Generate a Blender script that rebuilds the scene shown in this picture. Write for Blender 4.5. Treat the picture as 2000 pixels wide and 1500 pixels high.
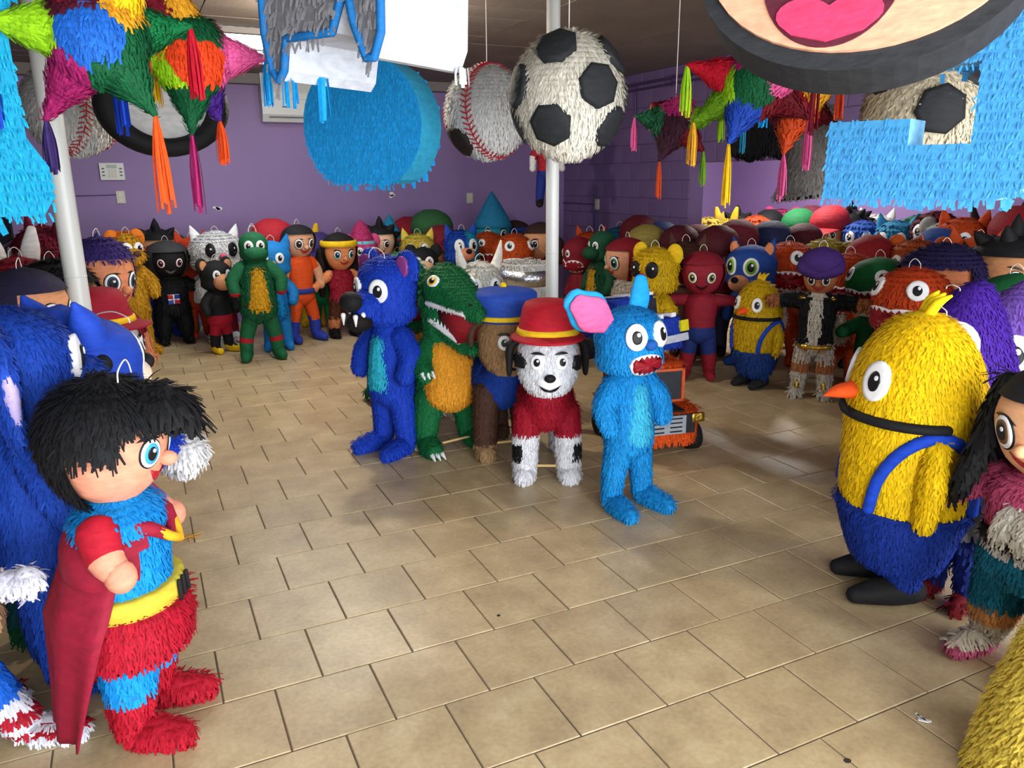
import bpy, math, random
import numpy as np
from mathutils import Vector, Matrix
from mathutils.bvhtree import BVHTree
from mathutils.geometry import tessellate_polygon

for _o in list(bpy.data.objects):
    bpy.data.objects.remove(_o)
scene = bpy.context.scene
COL = scene.collection
rng = np.random.default_rng(11)
random.seed(5)

# ------------------------------------------------------------------ camera
FPX, PITCH, ROLL, YAW, TILE = 1514.5, 0.2587, -0.008, 0.4433, 0.32
CAM = np.array([-0.2374, -2.0343, 1.6292])
_f = np.array([math.sin(YAW) * math.cos(PITCH), math.cos(YAW) * math.cos(PITCH), -math.sin(PITCH)])
_r = np.array([math.cos(YAW), -math.sin(YAW), 0.0])
_u = np.cross(_r, _f)
CR = _r * math.cos(ROLL) + _u * math.sin(ROLL)
CU = -_r * math.sin(ROLL) + _u * math.cos(ROLL)
FH = np.array([math.sin(YAW), math.cos(YAW), 0.0])
cam_data = bpy.data.cameras.new('camera')
cam_data.sensor_fit = 'HORIZONTAL'
cam_data.sensor_width = 36.0
cam_data.lens = 36.0 * FPX / 2000.0
cam_data.clip_start = 0.02
cam = bpy.data.objects.new('camera', cam_data)
COL.objects.link(cam)
cam.matrix_world = Matrix(((CR[0], CU[0], -_f[0], CAM[0]), (CR[1], CU[1], -_f[1], CAM[1]),
                           (CR[2], CU[2], -_f[2], CAM[2]), (0, 0, 0, 1)))
scene.camera = cam

# ------------------------------------------------------------------ room sizes
X0, X1, XB = -1.45, 5.15, 8.1          # left wall, right wall, far wall of the side bay
Y0, Y1 = -3.3, 7.6                     # shop front, back wall
ZC = 2.78                              # ceiling
YO, ZO = 4.86, 1.78                    # side opening: far jamb, header height

# ------------------------------------------------------------------ world, daylight, exposure
world = bpy.data.worlds.new('sky')
scene.world = world
world.use_nodes = True
_bg = world.node_tree.nodes['Background']
_bg.inputs[0].default_value = (0.93, 0.97, 1.0, 1)
_bg.inputs[1].default_value = 3.9
def area(name, loc, size, rot, power, col=(1, 1, 1), portal=False):
    l = bpy.data.lights.new(name, 'AREA')
    l.shape = 'RECTANGLE'
    l.size, l.size_y = size
    l.energy = power
    l.color = col
    if portal:
        l.cycles.is_portal = True
    o = bpy.data.objects.new(name, l)
    o.location = loc
    o.rotation_euler = rot
    COL.objects.link(o)
    return o
# the open shop front behind the camera lets the daylight in
area('shop_front_daylight', ((X0 + X1) / 2, Y0 - 0.02, 1.32), (X1 - X0 - 0.3, 2.6), (math.radians(90), 0, 0), 1, portal=True)
scene.view_settings.view_transform = 'Standard'
scene.view_settings.look = 'None'
scene.view_settings.gamma = 1.0
scene.view_settings.use_curve_mapping = False
scene.view_settings.exposure = 1.33
scene.cycles.max_bounces = 4
scene.cycles.diffuse_bounces = 3

# ------------------------------------------------------------------ pixel helpers (2000 x 1500)
def ray(px, py):
    return _f + (px - 1000) / FPX * CR - (py - 750) / FPX * CU
def gnd(px, py, z=0.0):
    v = ray(px, py)
    return CAM + v * (z - CAM[2]) / v[2]
def at(px, py, d):
    v = ray(px, py)
    return CAM + v * d / (v @ FH)
def dist(p):
    return float((np.asarray(p) - CAM) @ FH)
def heading(p, face):
    c = CAM[:2] - np.asarray(p)[:2]
    c = c / np.linalg.norm(c)
    rt = np.array([-c[1], c[0]])       # image right as seen from the camera
    a = math.radians(face)
    v = c * math.cos(a) + rt * math.sin(a)
    return math.atan2(v[0], -v[1])

# ------------------------------------------------------------------ colours and materials
def lin(h):
    if not isinstance(h, str):
        return np.array(h, float)
    h = h.lstrip('#')
    c = np.array([int(h[i:i + 2], 16) / 255 for i in (0, 2, 4)])
    return np.where(c <= 0.04045, c / 12.92, ((c + 0.055) / 1.055) ** 2.4)
PAL = dict(red='c3122c', maroon='7d1526', blue='1440b8', navy='142a6e', sky='16a0e6', cyan='3fcbe8', teal='0f7c9c', yellow='f3c616',
           gold='e6a526', orange='f0551a', dorange='cf4a1c', green='137a43', dgreen='0e5a34', lime='9fd61c', white='eeeef0', cream='e6dfcc',
           grey='8f8f94', dgrey='4a4a4e', black='17171a', skin='f0a98a', tan='cf8f62', brown='5a3a28', lbrown='a9835a', pink='e8609f',
           magenta='b0256c', purple='5a2fa0', dpurple='3c2a66', violet='8a63c0', silver='b7bcc6', olive='8c8428', peach='f2bc8c', lilac='b9a4d8',
           dred='6e0f1c', plum='6a1f3a', rose='d9597a')
def C(c):
    return lin(PAL.get(c, c)) if isinstance(c, str) else np.asarray(c, float)

def new_mat(name):
    m = bpy.data.materials.new(name)
    m.use_nodes = True
    nt = m.node_tree
    b = nt.nodes['Principled BSDF']
    return m, nt, b
def noise_bump(nt, b, scale, strength, dist_=0.01, detail=4, stretch=None, coord='Object'):
    tc = nt.nodes.new('ShaderNodeTexCoord')
    nz = nt.nodes.new('ShaderNodeTexNoise')
    nz.inputs['Scale'].default_value = scale
    nz.inputs['Detail'].default_value = detail
    bp = nt.nodes.new('ShaderNodeBump')
    bp.inputs['Strength'].default_value = strength
    bp.inputs['Distance'].default_value = dist_
    if stretch:
        mp = nt.nodes.new('ShaderNodeMapping')
        mp.inputs['Scale'].default_value = stretch
        nt.links.new(tc.outputs[coord], mp.inputs[0])
        nt.links.new(mp.outputs[0], nz.inputs['Vector'])
    else:
        nt.links.new(tc.outputs[coord], nz.inputs['Vector'])
    nt.links.new(nz.outputs[0], bp.inputs['Height'])
    nt.links.new(bp.outputs[0], b.inputs['Normal'])
    return nz
def paper_mat(name, rough, scale, strength, trans, stretch=None):
    m, nt, b = new_mat(name)
    at_ = nt.nodes.new('ShaderNodeAttribute')
    at_.attribute_name = 'Col'
    b.inputs['Roughness'].default_value = rough
    b.inputs['Specular IOR Level'].default_value = 0.25
    nz = noise_bump(nt, b, scale, strength, 0.006, 3, stretch)
    mr = nt.nodes.new('ShaderNodeMapRange')
    mr.inputs[1].default_value, mr.inputs[2].default_value = 0.3, 0.7
    mr.inputs[3].default_value, mr.inputs[4].default_value = 0.86, 1.1
    mx = nt.nodes.new('ShaderNodeVectorMath')
    mx.operation = 'SCALE'
    nt.links.new(nz.outputs[0], mr.inputs[0])
    nt.links.new(at_.outputs['Color'], mx.inputs[0])
    nt.links.new(mr.outputs[0], mx.inputs['Scale'])
    nt.links.new(mx.outputs[0], b.inputs['Base Color'])
    if trans:
        tr = nt.nodes.new('ShaderNodeBsdfTranslucent')
        ms = nt.nodes.new('ShaderNodeMixShader')
        ms.inputs[0].default_value = trans
        nt.links.new(mx.outputs[0], tr.inputs[0])
        nt.links.new(b.outputs[0], ms.inputs[1])
        nt.links.new(tr.outputs[0], ms.inputs[2])
        nt.links.new(ms.outputs[0], nt.nodes['Material Output'].inputs[0])
    return m
M = {}
M['crepe'] = paper_mat('crepe_paper', 0.75, 60, 0.25, 0.16)
M['paper'] = paper_mat('smooth_tissue_paper', 0.74, 20, 0.8, 0.0, (1, 1, 2.2))
M['paint'] = paper_mat('glossy_print_paper', 0.45, 14, 0.08, 0.0)
def flat_mat(name, col, rough=0.6, metal=0.0, bump=None, emit=None):
    m, nt, b = new_mat(name)
    b.inputs['Base Color'].default_value = (*C(col), 1)
    b.inputs['Roughness'].default_value = rough
    b.inputs['Metallic'].default_value = metal
    if bump:
        noise_bump(nt, b, *bump)
    if emit:
        b.inputs['Emission Color'].default_value = (*C(emit[0]), 1)
        b.inputs['Emission Strength'].default_value = emit[1]
    M[name] = m
    return m
flat_mat('string', 'e8e4da', 0.8)
flat_mat('foil_gold', 'd9b24a', 0.28, 1.0, (40, 0.8, 0.01, 4))
flat_mat('foil_silver', 'c4c8d0', 0.3, 1.0, (40, 0.6, 0.01, 4))
flat_mat('pole_white', 'd9d9d4', 0.35, 0, (30, 0.06, 0.004, 3))
flat_mat('plastic_white', 'd6d8d6', 0.4)
flat_mat('plastic_ivory', 'c9c4b0', 0.45)
flat_mat('plastic_dark', '3a3c42', 0.4)
flat_mat('screen_grey', '9fb0a8', 0.3)
flat_mat('steel_black', '111113', 0.45, 0.4)
flat_mat('wood_stick', 'cfae72', 0.7)
flat_mat('wire', '2a2a2c', 0.6)

# ------------------------------------------------------------------ mesh kit
class G:
    """collects faces with one colour each, becomes ONE mesh object"""
    def __init__(self):
        self.V, self.F, self.K, self.S, self.n = [], [], [], [], 0
    def add(self, V, F, col, smooth=True):
        V = np.asarray(V, float).reshape(-1, 3)
        for f in (F if isinstance(F, list) else [F]):
            f = np.asarray(f, int)
            if len(f) == 0:
                continue
            self.F.append(f + self.n)
            if callable(col):
                k = col(V[f].mean(1))
            else:
                k = np.broadcast_to(np.asarray(col, float), (len(f), 3)) if np.ndim(col) == 1 else np.asarray(col)
            self.K.append(k)
            self.S.append(np.full(len(f), smooth))
        self.V.append(V)
        self.n += len(V)
        return self
    def build(self, name, mat, parent=None, label=None):
        me = bpy.data.meshes.new(name)
        V = np.concatenate(self.V)
        me.vertices.add(len(V))
        me.vertices.foreach_set('co', V.astype(np.float32).ravel())
        tot = np.concatenate([np.full(len(f), f.shape[1]) for f in self.F])
        idx = np.concatenate([f.ravel() for f in self.F])
        st = np.concatenate([[0], np.cumsum(tot)[:-1]])
        me.loops.add(len(idx))
        me.polygons.add(len(tot))
        me.loops.foreach_set('vertex_index', idx.astype(np.int32))
        me.polygons.foreach_set('loop_start', st.astype(np.int32))
        me.polygons.foreach_set('loop_total', tot.astype(np.int32))
        me.polygons.foreach_set('use_smooth', np.concatenate(self.S))
        ca = me.color_attributes.new('Col', 'FLOAT_COLOR', 'CORNER')
        k = np.repeat(np.concatenate(self.K), tot, axis=0)
        k = np.concatenate([k, np.ones((len(k), 1))], 1)
        ca.data.foreach_set('color', k.astype(np.float32).ravel())
        me.update(calc_edges=True)
        me.validate()
        o = bpy.data.objects.new(name, me)
        me.materials.append(M[mat] if isinstance(mat, str) else mat)
        COL.objects.link(o)
        if parent is not None:
            o.parent = parent
        if label:
            o['label'] = label
        return o

def tag(o, label, cat, group=None, kind=None):
    o['label'] = label
    if cat:
        o['category'] = cat
    if group:
        o['group'] = group
    if kind:
        o['kind'] = kind
    return o
def empty(name, loc, rz=0.0):
    o = bpy.data.objects.new(name, None)
    o.location = loc
    o.rotation_euler = (0, 0, rz)
    o.empty_display_size = 0.05
    COL.objects.link(o)
    return o

def orient(V, F):
    """faces outward: flip all when the signed volume is negative"""
    v = 0.0
    for f in F:
        a, b, c = V[f[:, 0]], V[f[:, 1]], V[f[:, 2]]
        v += np.einsum('ij,ij->', a, np.cross(b, c))
        if f.shape[1] == 4:
            d = V[f[:, 3]]
            v += np.einsum('ij,ij->', a, np.cross(c, d))
    return V, ([f[:, ::-1] for f in F] if v < 0 else F)
def rings(P):
    """P (m, n, 3): a closed skin over m rings, ends closed with fans"""
    m, n, _ = P.shape
    V = np.concatenate([P.reshape(-1, 3), P[0].mean(0)[None], P[-1].mean(0)[None]])
    i, j = np.meshgrid(np.arange(m - 1), np.arange(n), indexing='ij')
    i, j = i.ravel(), j.ravel()
    k = (j + 1) % n
    Q = np.stack([i * n + j, i * n + k, (i + 1) * n + k, (i + 1) * n + j], 1)
    j = np.arange(n)
    k = (j + 1) % n
    T0 = np.stack([np.full(n, m * n), k, j], 1)
    T1 = np.stack([np.full(n, m * n + 1), (m - 1) * n + j, (m - 1) * n + k], 1)
    return orient(V, [Q, T0, T1])
def cr(P, sub):
    """Catmull-Rom through the rows of P"""
    P = np.asarray(P, float)
    if sub <= 1:
        return P
    E = np.concatenate([[2 * P[0] - P[1]], P, [2 * P[-1] - P[-2]]])
    out = []
    for i in range(1, len(E) - 2):
        for t in np.arange(sub) / sub:
            a, b, c, d = E[i - 1], E[i], E[i + 1], E[i + 2]
            out.append(0.5 * (2 * b + (c - a) * t + (2 * a - 5 * b + 4 * c - d) * t * t + (3 * b - a - 3 * c + d) * t ** 3))
    out.append(P[-1])
    return np.array(out)
def blob(rs, n=22, sub=3, e=2.0):
    """horizontal rings (x, y, z, rx, ry)"""
    R = cr(rs, sub)
    R[:, 3:] = np.maximum(R[:, 3:], 0.0005)
    t = np.arange(n) / n * 2 * np.pi
    c, s = np.cos(t), np.sin(t)
    c = np.sign(c) * np.abs(c) ** (2 / e)
    s = np.sign(s) * np.abs(s) ** (2 / e)
    P = np.stack([R[:, 0:1] + R[:, 3:4] * c, R[:, 1:2] + R[:, 4:5] * s, np.repeat(R[:, 2:3], n, 1)], 2)
    return rings(P)
def limb(pts, rad, n=12, sub=4, asp=1.0, cap=True):
    """tube along a spline; rad per point; asp flattens it along the second axis"""
    A = np.concatenate([np.asarray(pts, float), np.asarray(rad, float).reshape(-1, 1)], 1)
    R = cr(A, sub)
    p, r = R[:, :3], np.maximum(R[:, 3], 0.0004)
    if cap:     # round the two ends
        t0 = (p[0] - p[1]) / (np.linalg.norm(p[0] - p[1]) + 1e-9)
        t1 = (p[-1] - p[-2]) / (np.linalg.norm(p[-1] - p[-2]) + 1e-9)
        p = np.concatenate([[p[0] + t0 * r[0] * .8, p[0] + t0 * r[0] * .5], p, [p[-1] + t1 * r[-1] * .5, p[-1] + t1 * r[-1] * .8]])
        r = np.concatenate([[r[0] * .45, r[0] * .84], r, [r[-1] * .84, r[-1] * .45]])
    T = np.gradient(p, axis=0)
    T /= np.linalg.norm(T, axis=1, keepdims=True) + 1e-9
    N = np.zeros_like(p)
    a = np.array([1.0, 0, 0]) if abs(T[0, 0]) < 0.85 else np.array([0, 1.0, 0])
    for i in range(len(p)):
        a = a - T[i] * (a @ T[i])
        a /= np.linalg.norm(a) + 1e-9
        N[i] = a
    B = np.cross(T, N)
    t = np.arange(n) / n * 2 * np.pi
    P = p[:, None] + r[:, None, None] * (N[:, None] * np.cos(t)[None, :, None] + B[:, None] * np.sin(t)[None, :, None] * asp)
    return rings(P)
def ell(c, r, n=20, m=12, rot=None):
    r = np.broadcast_to(np.asarray(r, float), 3)
    ph = np.linspace(0.06, np.pi - 0.06, m)
    t = np.arange(n) / n * 2 * np.pi
    P = np.stack([np.sin(ph)[:, None] * np.cos(t), np.sin(ph)[:, None] * np.sin(t), np.repeat(np.cos(ph)[:, None], n, 1)], 2) * r
    if rot is not None:
        P = P @ np.array(Matrix.Rotation(rot[1], 3, rot[0])).T
    return rings(P + np.asarray(c, float))
def box(c, s, rot=None):
    c, s = np.asarray(c, float), np.asarray(s, float) / 2
    V = np.array([[x, y, z] for x in (-1, 1) for y in (-1, 1) for z in (-1, 1)]) * s
    if rot is not None:
        V = V @ np.array(Matrix.Rotation(rot[1], 3, rot[0])).T
    F = np.array([[0, 1, 3, 2], [4, 6, 7, 5], [0, 4, 5, 1], [2, 3, 7, 6], [0, 2, 6, 4], [1, 5, 7, 3]])
    return V + c, [F]
def prism(out, y0, y1, bevel=0.0):
    """outline in x,z extruded from y0 (front) to y1; returns V, [front tris, back tris, side quads]"""
    P = np.asarray(out, float)
    n = len(P)
    tri = np.array(tessellate_polygon([[Vector((a, b, 0)) for a, b in P]]))
    V = np.concatenate([np.stack([P[:, 0], np.full(n, y0), P[:, 1]], 1), np.stack([P[:, 0], np.full(n, y1), P[:, 1]], 1)])
    j = np.arange(n)
    k = (j + 1) % n
    side = np.stack([j, k, k + n, j + n], 1)
    a, b, c = V[tri[:, 0]], V[tri[:, 1]], V[tri[:, 2]]
    nn = np.cross(b - a, c - a)[:, 1]
    tri = np.where((nn > 0)[:, None], tri[:, ::-1], tri)           # front faces look to -y
    area2 = (P[j, 0] * P[k, 1] - P[k, 0] * P[j, 1]).sum()
    if area2 > 0:
        side = side[:, ::-1]
    return V, [tri, tri[:, ::-1] + n, side]
def xf(VF, rot=None, loc=(0, 0, 0), s=1.0):
    V, F = VF
    V = V * s
    if rot is not None:
        for ax, a in (rot if isinstance(rot, list) else [rot]):
            V = V @ np.array(Matrix.Rotation(math.radians(a), 3, ax)).T
    return V + np.asarray(loc, float), F
def tris(F):
    out = []
    for f in F:
        out.append(f[:, :3])
        if f.shape[1] == 4:
            out.append(f[:, [0, 2, 3]])
    return np.concatenate(out)

FR = {2: (0.025, 0.0068, 0.0145, 2), 1: (0.032, 0.011, 0.024, 1), 0: (0.04, 0.02, 0.042, 1)}   # strip length, width, row pitch, segments
def fringe(g, V, F, col, lod=2, L=None, w=None, rows=None, lift=0.24, axis=(0, 0, -1), mask=None, dens=1.0, var=0.16):
    """rows of cut crepe strips lying down along the surface, tips standing off"""
    l0, w0, r0, seg = FR[lod]
    L, w, rows = L or l0, w or w0, rows or r0
    T = tris(F)
    a, b, c = V[T[:, 0]], V[T[:, 1]], V[T[:, 2]]
    nn = np.cross(b - a, c - a)
    ar = np.linalg.norm(nn, axis=1) / 2
    ok = ar > 1e-9
    T, a, b, c, nn, ar = T[ok], a[ok], b[ok], c[ok], nn[ok], ar[ok]
    N = int(ar.sum() / (rows * w * 0.8) * dens)
    if N < 4:
        return
    t = rng.choice(len(T), N, p=ar / ar.sum())
    u, v = rng.random(N), rng.random(N)
    s = u + v > 1
    u[s], v[s] = 1 - u[s], 1 - v[s]
    p = a[t] + (b[t] - a[t]) * u[:, None] + (c[t] - a[t]) * v[:, None]
    n = nn[t] / (2 * ar[t])[:, None]
    ax = np.asarray(axis, float)
    ax = np.broadcast_to(ax / np.linalg.norm(ax, axis=-1, keepdims=True), (N, 3)) if ax.ndim == 1 else ax
    d = ax - n * np.einsum('ij,ij->i', ax, n)[:, None]
    sl = np.linalg.norm(d, axis=1)
    alt = rng.normal(size=(N, 3))
    alt -= n * np.einsum('ij,ij->i', alt, n)[:, None]
    alt /= np.linalg.norm(alt, axis=1, keepdims=True) + 1e-9
    d = np.where(sl[:, None] > 0.25, d / (sl[:, None] + 1e-9), alt)
    h = -np.einsum('ij,ij->i', p, ax)
    sh = np.where(sl > 0.3, np.minimum((h % rows) / np.maximum(sl, .3), rows * 1.6), 0)
    p = p + d * (sh - rows * 0.3)[:, None]
    if mask is not None:
        k = mask(p, n)
        p, n, d = p[k], n[k], d[k]
        N = len(p)
        if N == 0:
            return
    cdir = np.cross(n, d)
    ang = rng.normal(0, 0.22, N)
    d = d * np.cos(ang)[:, None] + cdir * np.sin(ang)[:, None]
    cdir = np.cross(n, d)
    ll = L * rng.uniform(0.7, 1.15, N)[:, None]
    lf = ll * lift * rng.uniform(0.4, 1.5, N)[:, None]
    ww = (w * rng.uniform(0.7, 1.15, N) / 2)[:, None]
    q = p + n * 0.0012
    if seg == 2:
        m_ = q + d * ll * 0.5 + n * lf * 0.7
        e = q + d * ll + n * lf
        S = np.stack([q - cdir * ww, q + cdir * ww, m_ - cdir * ww, m_ + cdir * ww, e - cdir * ww * .8, e + cdir * ww * .8], 1).reshape(-1, 3)
        o = np.arange(N)[:, None] * 6
        f = np.concatenate([o + np.array([0, 1, 3, 2]), o + np.array([2, 3, 5, 4])])
        rep = 2
    else:
        e = q + d * ll + n * lf
        S = np.stack([q - cdir * ww, q + cdir * ww, e - cdir * ww * .8, e + cdir * ww * .8], 1).reshape(-1, 3)
        o = np.arange(N)[:, None] * 4
        f = o + np.array([0, 1, 3, 2])
        rep = 1
    k = col(p) if callable(col) else np.broadcast_to(np.asarray(col, float), (N, 3))
    k = k * rng.uniform(1 - var, 1 + var * .6, N)[:, None]
    g.add(S, f, np.concatenate([k] * rep), False)

def ellipse(a, b, n=20):
    t = np.arange(n) / n * 2 * np.pi
    return np.stack([a * np.cos(t), b * np.sin(t)], 1)
def smile(w, h, th, n=9):
    x = np.linspace(-1, 1, n)
    up = np.stack([x * w, h * x * x], 1)
    lo = np.stack([x * w, h * x * x - th * (1 - x * x)], 1)[::-1][1:-1]
    return np.concatenate([up, lo])
def bite(w, h, nt=6, tooth=0.3):
    """lens outline and the dark inside with a tooth zigzag along it"""
    out = np.array([(-w + 2 * w * i / 12, h * (1 - (2 * i / 12 - 1) ** 2) ** .5 * .9 + 0.02 * h) for i in range(13)] +
                   [(w - 2 * w * i / 12, -h * (1 - (2 * i / 12 - 1) ** 2) ** .5 - 0.02 * h) for i in range(1, 12)])
    ins = []
    m = nt * 2
    for sgn in (1, -1):
        for i in range(m + 1):
            x = (-1 + 2 * i / m) * .86 * sgn
            y = (1 - x * x) ** .5 * h * sgn * (.86 if i % 2 else .86 - tooth)
            ins.append((x * w, y))
    return out, np.array(ins)
def star_shape(P):
    c = P.mean(0)
    return P, c
def decal(g, bvh, o, az, el, outline, col, off=0.004, roll=0.0, R=3.0, thick=0.004, shift=(0, 0), cen=None):
    """a paper cut-out glued on a surface: outline (u right, v up) projected along the ray towards o"""
    az, el, ro = math.radians(az), math.radians(el), math.radians(roll)
    dr = np.array([math.sin(az) * math.cos(el), -math.cos(az) * math.cos(el), math.sin(el)])
    U = np.array([math.cos(az), math.sin(az), 0])
    W = np.cross(dr, U)
    W = W if W[2] > 0 or abs(W[2]) < 1e-6 else -W
    U, W = U * math.cos(ro) + W * math.sin(ro), W * math.cos(ro) - U * math.sin(ro)
    P = np.asarray(outline, float) + np.asarray(shift)
    c = P.mean(0) if cen is None else np.asarray(cen, float) + np.asarray(shift)
    n = len(P)
    pts = [c]
    for k in (0.45, 0.8, 1.0):
        pts += list(c + (P - c) * k)
    o = np.asarray(o, float)
    out, nor = [], []
    last = None
    for q in pts:
        s = o + dr * R + U * q[0] + W * q[1]
        h = bvh.ray_cast(Vector(s), Vector(-dr))
        if h[0] is None:
            h2 = bvh.find_nearest(Vector(o + U * q[0] + W * q[1] + dr * .02))
            hp, hn = np.array(h2[0]), np.array(h2[1])
        else:
            hp, hn = np.array(h[0]), np.array(h[1])
            if hn @ dr < 0:
                hn = -hn
        out.append(hp)
        nor.append(hn)
    out, nor = np.array(out), np.array(nor)
    top = out + (nor * .5 + dr * .5) * off
    V = np.concatenate([top, out[-n:] - nor[-n:] * 0.002])
    j = np.arange(n)
    k = (j + 1) % n
    F3 = np.stack([np.zeros(n, int), 1 + j, 1 + k], 1)
    Q = [np.stack([1 + r * n + j, 1 + (r + 1) * n + j, 1 + (r + 1) * n + k, 1 + r * n + k], 1) for r in (0, 1, 2)]
    g.add(V, [F3] + Q, C(col))
    return out[0], nor[0]
def bvh_of(VF):
    return BVHTree.FromPolygons([Vector(v) for v in VF[0]], tris(VF[1]).tolist())
def merge(shapes):
    V, F, n = [], [], 0
    for v, f in shapes:
        V.append(v)
        F += [q + n for q in f]
        n += len(v)
    return np.concatenate(V), F
def tassel(g, p, length, r, col, n=26, w=0.006, knot=0.15):
    """a bundle of thin paper ribbons hanging from p"""
    p = np.asarray(p, float)
    for i in range(n):
        a, q = rng.random() * 6.283, math.sqrt(rng.random())
        x, y = math.cos(a) * q * r, math.sin(a) * q * r
        l = length * rng.uniform(0.86, 1.05)
        z = np.linspace(0, 1, 6)
        bow = np.sin(np.minimum(z / .6, 1) * 1.57)
        sx = x * (knot + (1 - knot) * bow) + rng.normal(0, r * .12) * z * z
        sy = y * (knot + (1 - knot) * bow) + rng.normal(0, r * .12) * z * z
        c = p + np.stack([sx, sy, -z * l], 1)
        b = np.array([math.cos(a + 1.57 + rng.normal(0, .5)), math.sin(a + 1.57), 0]) * w / 2
        V = np.stack([c - b, c + b], 1).reshape(-1, 3)
        k = np.arange(5)[:, None] * 2
        g.add(V, k + np.array([0, 1, 3, 2]), C(col) * rng.uniform(.8, 1.08), True)
def string_loop(parent, p, h=0.09, w=0.05, r=0.0022, drop=0.0):
    p = np.asarray(p, float)
    g = G()
    pts = [p + (-w * .6, 0, -drop), p + (-w * .5, 0, h * .6), p + (0, 0, h), p + (w * .5, .01, h * .55), p + (w * .6, .01, -drop)]
    g.add(*limb(pts, [r] * 5, 6, 4), C('white'))
    g.build('hanging_string', 'string', parent)

# ================================================================== the room
def struct(o):
    o['kind'] = 'structure'
    return o
def wall_mat(name, col, rough, nscale, lo, hi, bump=0.15):
    m, nt, b = new_mat(name)
    nz = noise_bump(nt, b, nscale * 9, bump, 0.01, 5)
    tc = nt.nodes.new('ShaderNodeTexCoord')
    n2 = nt.nodes.new('ShaderNodeTexNoise')
    n2.inputs['Scale'].default_value = nscale
    n2.inputs['Detail'].default_value = 6
    rp = nt.nodes.new('ShaderNodeValToRGB')
    rp.color_ramp.elements[0].position, rp.color_ramp.elements[1].position = 0.32, 0.72
    rp.color_ramp.elements[0].color = (*(C(col) * lo), 1)
    rp.color_ramp.elements[1].color = (*(C(col) * hi), 1)
    nt.links.new(tc.outputs['Object'], n2.inputs['Vector'])
    nt.links.new(n2.outputs[0], rp.inputs[0])
    nt.links.new(rp.outputs[0], b.inputs['Base Color'])
    b.inputs['Roughness'].default_value = rough
    M[name] = m
    return m
wall_mat('purple_paint', '8a70a4', 0.55, 1.2, 0.93, 1.05, 0.1)
wall_mat('purple_block', '765f8e', 0.6, 1.6, 0.9, 1.06, 0.3)  # block wall's purple kept below the back wall's, shade mixed into the tone
wall_mat('ceiling_board', '82766c', 0.7, 2.2, 0.78, 1.1, 0.25)
wall_mat('ceiling_gap', '3a322c', 0.8, 2, 0.9, 1.1)
wall_mat('grout', '6a5c4e', 0.85, 8, 0.8, 1.15, 0.4)
wall_mat('grey_plaster', '6e6c70', 0.7, 1.5, 0.9, 1.08)
wall_mat('beam_grey', '7c7674', 0.6, 2.0, 0.9, 1.06)

# glazed floor tile, each with its own tone
def tile_mat():
    m, nt, b = new_mat('stone_tile')
    geo = nt.nodes.new('ShaderNodeNewGeometry')
    oi = nt.nodes.new('ShaderNodeObjectInfo')
    n1 = nt.nodes.new('ShaderNodeTexNoise')
    n1.inputs['Scale'].default_value = 4.5
    n1.inputs['Detail'].default_value = 8
    n1.inputs['Roughness'].default_value = 0.62
    n2 = nt.nodes.new('ShaderNodeTexNoise')
    n2.inputs['Scale'].default_value = 55
    n2.inputs['Detail'].default_value = 3
    rp = nt.nodes.new('ShaderNodeValToRGB')
    e = rp.color_ramp.elements
    e[0].position, e[1].position = 0.34, 0.68
    e[0].color = (*C('b09a76'), 1)
    e[1].color = (*C('d2be96'), 1)
    k = rp.color_ramp.elements.new(0.52)
    k.color = (*C('c3ac84'), 1)
    mr = nt.nodes.new('ShaderNodeMapRange')
    mr.inputs[1].default_value, mr.inputs[2].default_value = 0.25, 0.75
    mr.inputs[3].default_value, mr.inputs[4].default_value = 0.86, 1.08
    rr = nt.nodes.new('ShaderNodeMapRange')
    rr.inputs[3].default_value, rr.inputs[4].default_value = 0.92, 1.05
    mu = nt.nodes.new('ShaderNodeMath')
    mu.operation = 'MULTIPLY'
    sc = nt.nodes.new('ShaderNodeVectorMath')
    sc.operation = 'SCALE'
    L = nt.links.new
    L(geo.outputs['Position'], n1.inputs['Vector'])
    L(geo.outputs['Position'], n2.inputs['Vector'])
    L(n1.outputs[0], rp.inputs[0])
    L(n2.outputs[0], mr.inputs[0])
    L(oi.outputs['Random'], rr.inputs[0])
    L(mr.outputs[0], mu.inputs[0])
    L(rr.outputs[0], mu.inputs[1])
    L(rp.outputs[0], sc.inputs[0])
    L(mu.outputs[0], sc.inputs['Scale'])
    L(sc.outputs[0], b.inputs['Base Color'])
    b.inputs['Roughness'].default_value = 0.36
    bp = nt.nodes.new('ShaderNodeBump')
    bp.inputs['Strength'].default_value = 0.12
    bp.inputs['Distance'].default_value = 0.004
    L(n2.outputs[0], bp.inputs['Height'])
    L(bp.outputs[0], b.inputs['Normal'])
    M['tile'] = m
tile_mat()

one = np.ones(3)
def slab(name, lo, hi, mat, parent=None):
    lo, hi = np.array(lo, float), np.array(hi, float)
    g = G()
    V, F = box((lo + hi) / 2, hi - lo)
    g.add(V, F, one, False)
    return g.build(name, mat, parent)

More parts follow.
